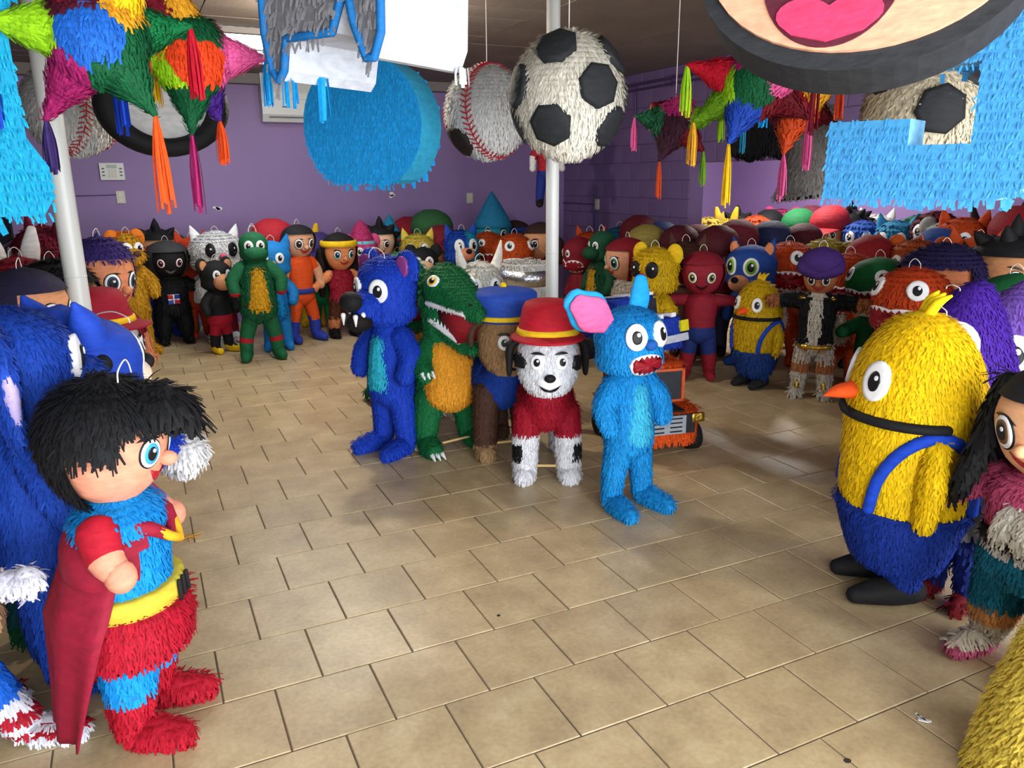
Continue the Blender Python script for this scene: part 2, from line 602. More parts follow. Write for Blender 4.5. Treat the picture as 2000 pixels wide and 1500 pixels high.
floor = struct(slab('floor', (X0 - .2, Y0, -0.12), (XB + .2, Y1 + .2, -0.004), 'grout'))
def tile_mesh(sx, sy):
    h = 0.0025
    z = [-0.02, -h, 0.0]
    P = []
    for zz, ins in ((z[0], 0), (z[1], 0), (z[2], h)):
        a, b = sx / 2 - ins, sy / 2 - ins
        P += [(-a, -b, zz), (a, -b, zz), (a, b, zz), (-a, b, zz)]
    F = [[8, 9, 10, 11]]
    for k in (0, 4):
        for i in range(4):
            j = (i + 1) % 4
            F.append([k + i, k + j, k + 4 + j, k + 4 + i])
    return np.array(P, float), [np.array(F)]
TV, TF = tile_mesh(TILE - 0.005, TILE - 0.005)
g = G()
g.add(TV, TF, one, False)
_proto = g.build('tile', 'tile', floor)
spots = []
for r in range(int(Y0 / TILE), int(Y1 / TILE) + 1):
    off = -0.5 * (r % 2)
    for k in range(int(X0 / TILE) - 1, int(XB / TILE) + 2):
        x, y = (k + 0.5 + off) * TILE, (r + 0.5) * TILE
        if x < X0 - .1 or x > XB + .1 or y > Y1 + .1 or y < Y0:
            continue
        v = np.array([x, y, 0]) - CAM
        zz = v @ _f
        px, py = 1000 + FPX * (v @ CR) / max(zz, .01), 750 - FPX * (v @ CU) / max(zz, .01)
        vis = zz > .3 and -150 < px < 2150 and py < 1650
        hidden = (px < 330 and py < 1000) or (px > 1700 and py < 1000) or py < 660
        spots.append((0 if vis and not hidden else (1 if vis else 2), zz if vis else 99, x, y))
spots.sort()
_first = True
rest = G()
for i, (a, b_, x, y) in enumerate(spots):
    dz = random.uniform(-.0012, .0006)
    if i < 300:
        o = _proto if _first else _proto.copy()
        if not _first:
            COL.objects.link(o)
        _first = False
        o.location = (x, y, dz)
    else:
        rest.add(TV + (x, y, dz), TF, one, False)
ro = rest.build('tile_field', 'tile', floor)
ro['kind'] = 'stuff'

wb = struct(slab('wall_back', (X0 - .2, Y1, 0), (XB + .2, Y1 + .2, ZC), 'purple_paint'))
# left wall: plaster with a barred window recess near the back
wl = struct(slab('wall_left', (X0 - .2, Y0, 0), (X0, Y1, ZC), 'grey_plaster'))
# right wall of painted blocks with a wide opening to the side bay
wr = struct(slab('wall_right', (X1 + .012, YO, 0), (X1 + .19, Y1, ZC), 'purple_block'))
hd = slab('header', (X1 + .012, Y0, ZO), (X1 + .19, YO, ZC), 'purple_block', wr)
BH = 0.2
bl = {}
def block(y0, y1, z0, z1):
    key = (round(y1 - y0, 3), round(z1 - z0, 3))
    if key not in bl:
        g = G()
        a, b_, t = key[0] / 2 - .003, key[1] / 2 - .003, 0.012
        V = [(t, -a, -b_), (t, a, -b_), (t, a, b_), (t, -a, b_)]
        V += [(.003, -a, -b_), (.003, a, -b_), (.003, a, b_), (.003, -a, b_)]
        c, d = a - .004, b_ - .004
        V += [(0, -c, -d), (0, c, -d), (0, c, d), (0, -c, d)]
        F = [[8, 11, 10, 9]] + [[k + i, k + 4 + i, k + 4 + (i + 1) % 4, k + (i + 1) % 4] for k in (0, 4) for i in range(4)]
        g.add(np.array(V), np.array(F), one, False)
        o = g.build('block', 'purple_block', wr)
        bl[key] = o
        new = o
    else:
        new = bl[key].copy()
        COL.objects.link(new)
    new.location = (X1, (y0 + y1) / 2, (z0 + z1) / 2)
def blocks(ya, yb, za, zb):
    z, r = za, 0
    while z < zb - .02:
        z1 = min(z + BH, zb)
        y = yb
        first = 0.2 if r % 2 else 0.4
        while y > ya + .02:
            y0 = max(y - first, ya)
            block(y0, y, z, z1)
            y, first = y0, 0.4
        z, r = z1, r + 1
blocks(YO, Y1 - .001, 0, ZC)
blocks(Y0 + 2.2, YO, ZO, ZC)
struct(slab('wall_bay_far', (XB, Y0, 0), (XB + .2, Y1, ZC), 'purple_paint'))
# shop front: posts and lintel around the open front behind the camera
struct(slab('wall_front', (X0 - .2, Y0 - .15, 2.62), (XB + .2, Y0, ZC), 'grey_plaster'))
struct(slab('wall_front_bay', (X1 - .1, Y0 - .15, 0), (XB + .2, Y0, 2.62), 'grey_plaster'))

# ceiling of painted boards
ceil = struct(slab('ceiling', (X0 - .2, Y0 - .15, ZC + .012), (XB + .2, Y1 + .2, ZC + .14), 'ceiling_gap'))
SKY = (0.35, 1.35, 4.75, 6.35)         # corrugated light panel x0, x1, y0, y1
bd = {}
def board(x0, x1, y0, y1):
    k = (round(x1 - x0, 3), round(y1 - y0, 3))
    if k not in bd:
        g = G()
        a, b_ = k[0] / 2 - .004, k[1] / 2 - .004
        V, F = box((0, 0, 0.006), (2 * a, 2 * b_, 0.012))
        g.add(V, F, one, False)
        bd[k] = o = g.build('ceiling_board', 'ceiling_board', ceil)
    else:
        o = bd[k].copy()
        COL.objects.link(o)
    o.location = ((x0 + x1) / 2, (y0 + y1) / 2, ZC + random.uniform(0, .004))
xs = [X0, SKY[0], SKY[1], 2.6, 3.9, X1, 6.6, XB]
ys = [Y0, -1.0, 1.3, 3.3, SKY[2], SKY[3], Y1]
for i in range(len(xs) - 1):
    for j in range(len(ys) - 1):
        if xs[i] == SKY[0] and ys[j] == SKY[2]:
            continue
        w = ys[j + 1] - ys[j]
        nb = 4 if xs[i] < 1.4 else 1
        for q in range(nb):
            board(xs[i], xs[i + 1], ys[j] + w * q / nb, ys[j] + w * (q + 1) / nb)
# corrugated translucent roof light
m_, nt_, b_s = new_mat('roof_light')
b_s.inputs['Base Color'].default_value = (.9, .95, 1, 1)
b_s.inputs['Emission Color'].default_value = (.92, .97, 1, 1)
b_s.inputs['Emission Strength'].default_value = 3.0
M['roof_light'] = m_
g = G()
nx = 48
xx = np.linspace(SKY[0] + .01, SKY[1] - .01, nx)
zz = ZC - .002 + .006 * np.sin(xx * 80)
V = np.concatenate([np.stack([xx, np.full(nx, SKY[2] + .01), zz], 1), np.stack([xx, np.full(nx, SKY[3] - .01), zz], 1)])
k = np.arange(nx - 1)
g.add(V, np.stack([k, k + 1, k + 1 + nx, k + nx], 1), one)
sk = g.build('window_1', 'roof_light')
struct(sk)
sk.modifiers.new('thickness', 'SOLIDIFY').thickness = 0.004
for yy in (SKY[2] - .03, SKY[3] + .03, 5.5):
    slab('window_frame', (SKY[0] - .05, yy - .03, ZC - .05), (SKY[1] + .05, yy + .03, ZC - .008), 'beam_grey', sk)
struct(slab('trim_1', (X0, Y1 - .16, ZC - .11), (X1, Y1, ZC - .002), 'beam_grey'))

# pipes along the right wall below the ceiling
def pipe(pts, r, mat, name, parent=None, n=10, sub=1):
    g = G()
    g.add(*limb(pts, [r] * len(pts), n, sub), one)
    return g.build(name, mat, parent)
flat_mat('purple_pipe', '4d3766', 0.5)
cd = empty('conduit', (X1 - .03, 4.0, ZC - .12))
pipe([(0, 3.58, 0), (0, -4.0, 0)], .014, 'purple_pipe', 'pipe', cd)
pipe([(0, 3.58, -.06), (0, -4.0, -.06)], .010, 'purple_pipe', 'pipe', cd)
pipe([(0.005, 1.9, 0), (0.005, 1.88, -.28), (0.015, 1.88, -.5)], .010, 'purple_pipe', 'pipe', cd)
for yy in (2.9, 1.2, -.5):
    V, F = box((.012, yy, -.03), (.03, .03, .12))
    g = G(); g.add(V, F, one, False); g.build('clamp', 'purple_pipe', cd)
tag(cd, 'purple painted pipes running along the right wall under the ceiling', 'conduit')
for nm, y0, z0, y1, z1, lab in ((0, 6.75, 1.52, 6.75, 1.02, 'thin dark cable hanging down the dark purple block wall'),):
    o = pipe([(X1 - .012, y0, z0), (X1 - .014, y0 + .015, (z0 + z1) / 2), (X1 - .012, y1 + .03, z1)], .008, 'purple_pipe', 'wall_cable')
    tag(o, lab, 'cable')
# ---- steel mesh screen on the left wall near the back
ms = empty('mesh_screen', (X0 + .05, 5.7, 0.0))
ya, yb, za, zb = -1.3, 1.85, 0.35, 2.35
g = G()
for i in range(int((yb - ya) / .045)):
    for s in (1, -1):
        pass
step = 0.05
n1 = int((yb - ya + zb - za) / step)
for k in range(n1):
    for s in (0, 1):
        t0 = k * step
        pts = []
        for (y, z) in ((ya, za + t0), (ya + t0, za)):
            pts.append([y, z])
        (y0, z0), (y1, z1) = pts
        if z0 > zb:
            y0, z0 = ya + (z0 - zb), zb
        if y1 > yb:
            y1, z1 = yb, za + (y1 - yb)
        if y1 <= y0:
            continue
        if s:
            y0, y1 = ya + yb - y0, ya + yb - y1
        a, b_ = np.array([0, y0, z0]), np.array([0, y1, z1])
        d = (b_ - a) / np.linalg.norm(b_ - a)
        q = np.cross(d, [1, 0, 0]) * .003
        e = np.array([.003, 0, 0])
        V = np.array([a - q - e, a + q - e, a + q + e, a - q + e, b_ - q - e, b_ + q - e, b_ + q + e, b_ - q + e])
        g.add(V, np.array([[0, 1, 5, 4], [1, 2, 6, 5], [2, 3, 7, 6], [3, 0, 4, 7]]), one, False)
o = g.build('wire_mesh', 'steel_black', ms)
o['kind'] = 'stuff'
g = G()
for (a, b_) in (((0, ya, za), (0, ya, zb)), ((0, yb, za), (0, yb, zb)), ((0, ya, za), (0, yb, za)), ((0, ya, zb), (0, yb, zb)), ((0, 0.6, za), (0, .6, zb)),
                ((0, ya, 1.35), (0, yb, 1.35)), ((0, ya, 1.05), (0, yb, 1.05))):
    a, b_ = np.array(a), np.array(b_)
    V, F = box((a + b_) / 2, np.abs(b_ - a) + .03)
    g.add(V, F, one, False)
g.build('frame', 'steel_black', ms)
for yy in (ya, yb):
    for z in (za, zb):
        V, F = box((-.03, yy, z), (.07, .05, .05)); g = G(); g.add(V, F, one, False); g.build('bracket', 'steel_black', ms)
tag(ms, 'black steel mesh screen fixed to the left wall behind the white pole', 'screen')

# ---- poles
def pole(px, py, d, r, label):
    p = at(px, py, d)
    o = empty('support_pole', (p[0], p[1], 0))
    g = G(); g.add(*limb([(0, 0, .02), (0, 0, 1.2), (0, 0, ZC - .02)], [r] * 3, 24, 2, cap=False), one); g.build('pipe', 'pole_white', o)
    g = G(); g.add(*limb([(0, 0, 1.17), (0, 0, 1.176)], [r * 1.025] * 2, 24, 1, cap=False), one); g.build('joint_ring', 'pole_white', o)
    for z in (.008, ZC - .008):
        V, F = box((0, 0, z), (r * 4, r * 4, .014)); g = G(); g.add(V, F, one, False); g.build('base_plate' if z < 1 else 'top_plate', 'pole_white', o)
    tag(o, label, 'pole', 'white support poles')
    return o
pole(1079, 400, 5.0, .041, 'white steel pole rising behind the hanging soccer ball')
pole(126, 400, 3.9, .052, 'white steel pole leaning close to the left edge, behind blue spiky figure')

# ---- wall fittings on the back wall
def onwall(px, py, y=None, x=None):
    v = ray(px, py)
    t = (y - CAM[1]) / v[1] if y is not None else (x - CAM[0]) / v[0]
    return CAM + v * t
p = onwall(219, 335, y=Y1)
kp = empty('alarm_keypad', (p[0], Y1 - .001, p[2]))
g = G(); V, F = box((0, -.013, 0), (.235, .026, .175)); g.add(V, F, one, False); g.build('body', 'plastic_white', kp)
g = G(); V, F = box((0, -.028, .052), (.10, .004, .035)); g.add(V, F, one, False); g.build('display', 'screen_grey', kp)
for i in range(3):
    for j in range(4):
        g = G(); V, F = box((-.028 + i * .028, -.029, .012 - j * .022), (.02, .006, .015)); g.add(V, F, one, False); g.build('key', 'plastic_dark' if 0 else 'plastic_ivory', kp)
for i in (-1, 1):
    for j in range(3):
        g = G(); V, F = box((i * .085, -.029, .03 - j * .035), (.025, .006, .012)); g.add(V, F, one, False); g.build('side_key', 'plastic_dark', kp)
tag(kp, 'white alarm keypad with small buttons on the purple back wall', 'keypad')
def outlet(p, axis, label, w=.085, h=.13):
    o = empty('power_outlet', tuple(p), 0 if axis == 'y' else math.radians(-90))
    g = G(); V, F = box((0, -.006, 0), (w, .012, h)); g.add(V, F, one, False); g.build('plate', 'plastic_ivory', o)
    for s in (-1, 1):
        g = G(); g.add(*xf(prism(ellipse(.018, .017, 12), -.003, 0), None, (0, -.012, s * .028)), one, False); g.build('socket', 'plastic_white', o)
        for k in (-1, 1):
            g = G(); V, F = box((k * .006, -.0155, s * .028 + .003), (.003, .002, .009)); g.add(V, F, one, False); g.build('slot', 'plastic_dark', o)
    tag(o, label, 'outlet', 'wall outlets')
outlet(onwall(236, 385, y=Y1 - .001), 'y', 'ivory wall outlet below the alarm keypad on the purple wall')
outlet(onwall(917, 387, y=Y1 - .001), 'y', 'ivory wall outlet beneath the hanging baseball on the back wall')
outlet(onwall(1167, 399, x=X1 - .001), 'x', 'ivory wall outlet with a conduit box on the dark block wall')
q = onwall(236, 385, y=Y1)
tag(pipe([(X0 + .05, Y1 - .006, q[2] + .02), (q[0] - .25, Y1 - .006, q[2] + .02), (q[0], Y1 - .006, q[2] + .03)], .005, 'purple_pipe', 'wall_wire', None, 8, 2),
    'thin wire running along the back wall to the outlet', 'wire')
q = onwall(1167, 399, x=X1)
tag(pipe([(X1 - .012, Y1 - .02, q[2]), (X1 - .012, q[1] + .05, q[2])], .008, 'purple_pipe', 'wall_wire', None, 8, 1),
    'thin conduit running from the room corner to the outlet on the block wall', 'wire')
# split air conditioner
p = onwall(612, 178, y=Y1)
ac = empty('air_conditioner', (p[0], Y1 - .001, p[2]))
W2, H2 = .62, .36
pf = [(-.0, -H2), (-.15, -H2), (-.20, -H2 + .08), (-.215, -.05), (-.19, .20), (-.12, .28), (0, .29)]
g = G()
V, F = prism([(a, b_) for a, b_ in pf], -W2, W2)
V = np.stack([V[:, 1], V[:, 0], V[:, 2]], 1)
V, F = orient(V, F)
g.add(V, F, one, False)
g.build('body', 'plastic_white', ac)
for z, t, mm in ((-H2 + .05, .012, 'plastic_dark'), (-.12, .006, 'plastic_ivory')):
    g = G(); V, F = box((0, -.20 if z < -.2 else -.213, z), (1.1, .012, t)); g.add(V, F, one, False); g.build('louver' if z < -.2 else 'seam', mm, ac)
g = G(); V, F = box((-.36, -.2105, -.2), (.09, .006, .014)); g.add(V, F, one, False); g.build('nameplate', 'plastic_dark', ac)
tag(ac, 'white split air conditioner on the back wall behind the blue disc', 'air conditioner')
# scraps of torn paint on the walls
for (px, py, w_, lab) in ((422, 407, .06, 'white torn scrap stuck on the back wall left of middle'), (765, 380, .05, 'white torn scrap on the back wall under the blue disc'),):
    p = onwall(px, py, y=Y1)
    g = G()
    for k in range(4):
        V, F = prism(ellipse(.035 * rng.uniform(.5, 1), .02 * rng.uniform(.5, 1.2), 7) + rng.normal(0, .022, 2), -.004, 0)
        g.add(V + (p[0], Y1 - .0005, p[2]), F, C('white'), False)
    tag(g.build('paper_scrap', 'paper'), lab, 'scrap')
# bare bulb on the ceiling
p = at(668, 128, 5.6)
bu = empty('light_bulb', (p[0], p[1], ZC))
g = G(); g.add(*blob([(0, 0, 0, .05, .05), (0, 0, -.02, .05, .05), (0, 0, -.04, .03, .03), (0, 0, -.06, .022, .022)], 16, 2), one); g.build('socket', 'plastic_ivory', bu)
flat_mat('bulb_glow', 'ffffff', .4, 0, None, ('fff2d8', 14.0))
g = G(); g.add(*ell((0, 0, -.12), (.045, .045, .06), 16, 10), one); g.build('bulb', 'bulb_glow', bu)
tag(bu, 'lit bare bulb on the ceiling behind the grey hanging letter', 'light bulb')
l = bpy.data.lights.new('bulb_light', 'POINT'); l.energy = 45; l.color = (1, .9, .75); l.shadow_soft_size = .06
o = bpy.data.objects.new('bulb_light', l); o.location = (p[0], p[1], ZC - .22); COL.objects.link(o)
# unseen twin-tube fixture, added to brighten the wall of the side bay
def bay_fill_fixture(x, y, power, label, rz=0):
    t = empty('bay_fill_fixture', (x, y, ZC), rz)
    g = G(); V, F = box((0, 0, -.03), (1.25, .14, .06)); g.add(V, F, one, False); g.build('housing', 'plastic_white', t)
    for s in (-1, 1):
        g = G(); g.add(*limb([(-.58, s * .04, -.08), (.58, s * .04, -.08)], [.014] * 2, 10, 1), one); g.build('tube', 'bulb_glow', t)
    tag(t, label, 'fill lamp', 'added fill lights')
    a = area('bay_fill_light', (x, y, ZC - .12), (1.2, .14), (0, 0, rz), power, (1, .96, .9))
bay_fill_fixture(6.5, 5.2, 45, 'added twin tube fill light, unseen on the side room ceiling', math.radians(90))

# ================================================================== pinata figures
def zones(default, *zs):
    """colour by height: (zmax, colour) pairs from the bottom up"""
    d = C(default)
    zs = [(z, C(c)) for z, c in zs]
    def fn(p):
        out = np.repeat(d[None], len(p), 0)
        for z, c in reversed(zs):
            out[p[:, 2] < z] = c
        return out
    return fn
PLACED = [(*at(1079, 400, 5.0)[:2], .06), (*at(126, 400, 3.9)[:2], .06)]
def settle(px, ytop, d):
    """step a figure nearer or further along its sight line until it stands clear of its neighbours"""
    best = None
    for k in range(-5, 31):
        dl = k * .05
        q = at(px, ytop, d + dl)
        if q[0] < X0 + .25 or q[0] > XB - .27 or q[1] > Y1 - .27 or q[2] < .75 or q[2] > 1.5:
            continue
        if q[1] > YO - .25 and X1 - .27 < q[0] < X1 + .47:
            continue
        c = 3 * sum(max(0, r + .18 - math.hypot(q[0] - x, q[1] - y)) for x, y, r in PLACED) + (.12 * dl if dl > 0 else -1.2 * dl)
        if best is None or c < best[0]:
            best = (c, d + dl)
    return best[1] if best else d
class Fig:
    def __init__(self, name, label, px, d, ytop, face, lod=0, group=None, h=None, base=None, tilt=None, cat='pinata'):
        if group and base is None:
            d = settle(px, ytop, d)
        top = at(px, ytop, d)
        if base is not None:
            top = np.array([base[0], base[1], top[2]])
        PLACED.append((top[0], top[1], .19))
        self.H = h or top[2]
        self.z0 = 0.0
        self.lod = lod
        self.root = empty(name, (top[0], top[1], 0), heading(top, face))
        if tilt:
            self.root.rotation_euler[0] = math.radians(tilt)
        tag(self.root, label, cat, group)
    def sc(self, VF):
        return VF[0] * self.H, VF[1]
    def part(self, name, shapes, col, fr=True, parent=None, label=None, mat=None, smooth=True, hole=None, **k):
        VF = self.sc(merge(shapes if isinstance(shapes, list) else [shapes]))
        cf = col
        if callable(col):
            cf = lambda p: col(p / self.H)
        else:
            cf = C(col)
        g = G()
        F = VF[1]
        if hole is not None:
            F = [f[~hole(VF[0][f].mean(1) / self.H)] for f in F]
            F = [f for f in F if len(f)]
        if fr:
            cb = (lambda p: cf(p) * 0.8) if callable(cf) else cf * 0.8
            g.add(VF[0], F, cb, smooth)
            fringe(g, VF[0], F, cf, k.pop('lod', self.lod), **k)
        else:
            g.add(VF[0], F, cf, smooth)
        o = g.build(name, mat or ('crepe' if fr else 'paper'), parent or self.root, label)
        return o, VF
    def eye(self, bv, o, az, el, r, iris='black', tall=1.25, fr=True, parent=None, white=True, look=(0, 0), lid=False):
        H = self.H
        off = (0.021 if self.lod == 2 else 0.018) if fr else 0.004
        g = G()
        o = np.asarray(o) * H
        r = r * H
        if lid:
            decal(g, bv, o, az, el, ellipse(r * 1.12, r * tall * 1.1), 'black', off)
            off += .002
        if white:
            decal(g, bv, o, az, el, ellipse(r, r * tall), 'white', off)
        s = (look[0] * r, look[1] * r)
        if iris != 'black':
            decal(g, bv, o, az, el, ellipse(r * .7, r * tall * .75), iris, off + .002, shift=s)
        decal(g, bv, o, az, el, ellipse(r * .45, r * tall * .5) if white else ellipse(r, r * tall), 'black', off + .004, shift=s)
        decal(g, bv, o, az, el, ellipse(r * .16, r * .18, 8), 'white', off + .006, shift=(s[0] + r * .15, s[1] + r * .25))
        return g.build('eye', 'paint', parent or self.root)
    def cut(self, name, bv, o, az, el, outline, col, fr=True, parent=None, extra=0.0, mat='paint', roll=0, shift=(0, 0)):
        g = G()
        off = ((0.021 if self.lod == 2 else 0.018) if fr else 0.004) + extra
        decal(g, bv, np.asarray(o) * self.H, az, el, np.asarray(outline) * self.H, col, off, roll, shift=np.asarray(shift) * self.H)
        return g.build(name, mat, parent or self.root)
    def mouth_bite(self, bv, o, az, el, w, h, nt=6, fr=True, parent=None, roll=0, rim='white', inner='8a1020', tooth=.3):
        a, b = bite(w * self.H, h * self.H, nt, tooth)
        off = (0.021 if self.lod == 2 else 0.018) if fr else 0.004
        g = G()
        oo = np.asarray(o) * self.H
        decal(g, bv, oo, az, el, a, rim, off, roll)
        decal(g, bv, oo, az, el, b, inner, off + .003, roll, cen=(0, 0))
        return g.build('mouth', 'paint', parent or self.root)
    def loop(self, p, h=.07, w=.05, parent=None):
        string_loop(parent or self.root, np.asarray(p) * self.H, h, w)

def headrings(z0, hh, hw, hd=None, cy=0.0, jaw=.55):
    hd = hd or hw
    pr = ((0, .2), (.07, jaw * .8), (.2, jaw + .2), (.4, .95), (.6, 1.0), (.8, .86), (.93, .55), (1, .12))
    return [(0, cy, z0 + t * hh, r * hw / 2, r * hd / 2) for t, r in pr]

def kid(f, skin='tan', hair='black', hs='bowl', top='red', bot='blue', shoe='black', arms='down', hw=.3, hh=.34, stance=.075, belt=None, cape=None,
        cap=None, capbrim=True, sleeve=.5, fr=(0, 1, 1, 1), eye='brown', brow=True, legz=None, shoe_z=.09, hairL=None, foot=.1, mood=0, eyeR=.034, legpose=None,
        hood=None, hand=None, hat=None, topz=None, headpart=True, band=None, nose=True, mouthc='b0303a', fat=1.0, armfr=1, slcol=None):
    H = f.H
    z0 = 1 - hh
    zt = z0 + .02                       # shoulder level
    zl = zt * .5                        # crotch
    lod = f.lod
    nr = 24 if lod == 2 else 16
    n2 = 14 if lod == 2 else 10
    hd, hv = f.part('head', blob(headrings(z0, hh, hw), nr, 3 if lod else 2), skin, fr[0], mat=None)
    bv = bvh_of(hv)
    oc = (0, 0, z0 + hh * .45)
    for s in (-1, 1):
        f.eye(bv, oc, s * 26, 2, eyeR, eye, 1.2, fr[0], hd, lid=True)
        if brow:
            f.cut('eyebrow', bv, oc, s * 26, 20, smile(eyeR * 1.2, -eyeR * .35, eyeR * .35), 'black', fr[0], hd, roll=s * (-14 if mood > 0 else 6))
    f.cut('mouth', bv, (0, 0, z0 + hh * .3), 0, -8, smile(.05, .022, .022), mouthc, fr[0], hd)
    if nose:
        f.part('nose', ell((0, -hw * .5, z0 + hh * .36), (.02, .026, .02), 10, 7), skin, 0, hd)
    if hs in ('bowl', 'long', 'spiky', 'mop', 'bob', 'crop') and hair:
        cz = z0 + hh * .5
        lo = {'bowl': .22, 'long': -.05, 'spiky': .3, 'mop': .25, 'bob': .0, 'crop': .06}[hs]
        def hole(p, cz=cz, lo=lo):
            a = np.degrees(np.abs(np.arctan2(p[:, 0], -p[:, 1])))
            t = (p[:, 2] - z0) / hh
            if hs == 'crop':
                return ((a < 66) & (t < .7)) | ((a < 108) & (t < .56)) | (t < lo)
            return ((a < 58) & (t < .72)) | (t < lo) | ((a < 75) & (t < .45))
        R = np.array(headrings(z0 - .0, hh, hw * 1.1))
        R[:, 2] = cz + (R[:, 2] - cz) * 1.07
        f.part('hair', blob(R, nr, 3), hair, fr[1], hd, hole=hole, L=hairL, lift=.4 if hs != 'crop' else .2)
        if hs == 'spiky':
            sp = []
            for a, e, l in ((0, 60, .1), (60, 45, .11), (-60, 45, .11), (130, 35, .12), (-130, 35, .12), (180, 60, .12), (0, 88, .12), (95, 20, .1), (-95, 20, .1)):
                a, e = math.radians(a), math.radians(e)
                dr = np.array([math.sin(a) * math.cos(e), -math.cos(a) * math.cos(e), math.sin(e)])
                c = np.array([0, 0, z0 + hh * .55]) + dr * hw * .42
                sp.append(limb([c, c + dr * l * .6, c + dr * l], [.05, .03, .004], 8, 2, cap=False))
            f.part('hair_spikes', sp, hair, 0, hd)
        if hs in ('long', 'bob'):
            lk = []
            for s in (-1, -.4, .4, 1):
                b = zt * (.62 if hs == 'long' else .95)
                lk.append(limb([(s * hw * .46, hw * .22, z0 + hh * .5), (s * hw * .52, hw * .3, z0), (s * hw * .5, hw * .3, b)], [.06, .06, .03], 8, 3))
            f.part('hair_locks', lk, hair, fr[1], hd)
    if hs == 'turban':
        tb = [blob([(0, .01, z0 + hh * .58, hw * .5, hw * .5), (0, .01, z0 + hh * .64, hw * .62, hw * .62), (0, .01, z0 + hh * .95, hw * .66, hw * .64), (0, .01, z0 + hh * 1.22, hw * .5, hw * .5), (0, 0, z0 + hh * 1.36, hw * .14, hw * .14)], nr, 3)]
        tb += [limb([(0, -hw * .58, z0 + hh * .62), (s * hw * .52, -hw * .25, z0 + hh * .8), (s * hw * .3, hw * .2, z0 + hh * 1.15)], [.03, .045, .03], 8, 3) for s in (-1, 1)]
        f.part('turban', tb, hair, fr[1], hd)
    if cap:
        zc = z0 + hh * .6
        cp, _ = f.part('cap', blob([(0, 0, zc, hw * .54, hw * .54), (0, 0.0, zc + hh * .24, hw * .57, hw * .57), (0, .02, zc + hh * .5, hw * .46, hw * .46), (0, .03, zc + hh * .66, hw * .18, hw * .18)], nr, 3), cap, 0, hd)
        if capbrim:
            f.part('cap_brim', limb([(0, -hw * .35, zc + .01), (0, -hw * .62, zc + .005), (0, -hw * .85, zc - .01)], [hw * .42, hw * .42, hw * .3], 14, 3, asp=.12), cap, 0, hd)
    if hat == 'cone':
        zc = z0 + hh * .62
        f.part('cone_hat', blob([(0, 0, zc, hw * .56, hw * .56), (0, 0, zc + hh * .3, hw * .42, hw * .42), (0, .02, zc + hh * .7, hw * .18, hw * .18), (0, .04, zc + hh * .95, .008, .008)], nr, 3), cape or 'blue', fr[1] and 0, hd)
    if band:
        zc = z0 + hh * .72
        f.part('headband', blob([(0, 0, zc - .02, hw * .55, hw * .55), (0, 0, zc, hw * .56, hw * .56), (0, 0, zc + .035, hw * .545, hw * .545), (0, 0, zc + .037, hw * .5, hw * .5)], nr, 1), band, 0, hd)
    if hood:
        def hole(p):
            a = np.degrees(np.abs(np.arctan2(p[:, 0], -p[:, 1])))
            t = (p[:, 2] - z0) / hh
            return (a < 50) & (t < .78) & (t > .08)
        f.part('hood', blob([(x, y, z0 + (z - z0) * 1.06 - .01, rx * 1.12, ry * 1.12) for x, y, z, rx, ry in headrings(z0, hh, hw)], nr, 3), hood, 0, hd, hole=hole)
    tw = .105 * fat
    to, tv = f.part('torso', blob([(0, 0, zl - .05, tw * .5, tw * .42), (0, 0, zl, tw * 1.05, tw * .85), (0, 0, zl + .06, tw * 1.06, tw * .86), (0, 0, zl + .12, tw * .98, tw * .8), (0, 0, zt - .06, tw * 1.12, tw * .8),
                               (0, 0, zt - .01, tw * .8, tw * .6), (0, 0, zt + .02, .045, .045), (0, 0, zt + .05, .04, .04)], 20 if lod == 2 else 14, 2),
                   topz or zones(top, (zl + .05, bot)), fr[2])
    if belt:
        zb = zl + .075
        k = tw * 1.12 + (.012 / H if fr[2] else .004)
        f.part('belt', blob([(0, 0, zb - .022, k * .96, k * .8), (0, 0, zb - .02, k, k * .84), (0, 0, zb + .02, k, k * .84), (0, 0, zb + .022, k * .96, k * .8)], 20, 1), belt, 0, to)
    for s in (-1, 1):
        S = np.array([s * tw * .95, 0, zt - .05])
        E = {'down': [(s * (tw + .05), -.01, zt - .13), (s * (tw + .06), -.03, zt - .23)], 'out': [(s * (tw + .08), -.01, zt - .1), (s * (tw + .15), -.04, zt - .15)],
             't': [(s * (tw + .09), 0, zt - .05), (s * (tw + .18), -.02, zt - .06)], 'fwd': [(s * (tw + .05), -.05, zt - .11), (s * (tw + .05), -.14, zt - .1)],
             'reach': [(s * (tw + .05), -.12, zt - .11), (s * (tw + .05), -.27, zt - .1)],
             'stub': [(s * (tw + .035), -.03, zt - .10), (s * (tw + .05), -.06, zt - .13)]}[arms]
        def ac(p, S=S):
            dd = np.linalg.norm(p - S, axis=1) / (np.linalg.norm(np.array(E[1]) - S) + .03)
            return np.where((dd < sleeve)[:, None], C(slcol or top), C(hand or skin))
        f.part('arm', [limb([S, *E], [.052, .043, .034], n2, 3), ell(np.array(E[1]) + (np.array(E[1]) - np.array(E[0])) * .2, (.038, .038, .042), n2, 8)], ac, (fr[2] and sleeve > .3 and armfr) or armfr == 2)
        lp = legpose[0 if s < 0 else 1] if legpose else (0, 0)
        A = np.array([s * .055 * fat, 0, zl + .01])
        B = np.array([s * stance + lp[0] * .5, lp[1] * .5, zl * .5])
        D = np.array([s * stance * 1.1 + lp[0], lp[1], .055])
        T = D + np.array([s * .015, -foot, -.018])
        f.part('leg', limb([A, B, D, (D + T) / 2 + (0, 0, -.002), T], [.062 * fat, .052 * fat, .045, .044, .034], n2, 4), legz or zones(bot, (shoe_z, shoe)), fr[3])
    if lod == 1:
        f.loop((0, 0, 1.0 if hs != 'turban' else 1.08), .06, .05, hd)
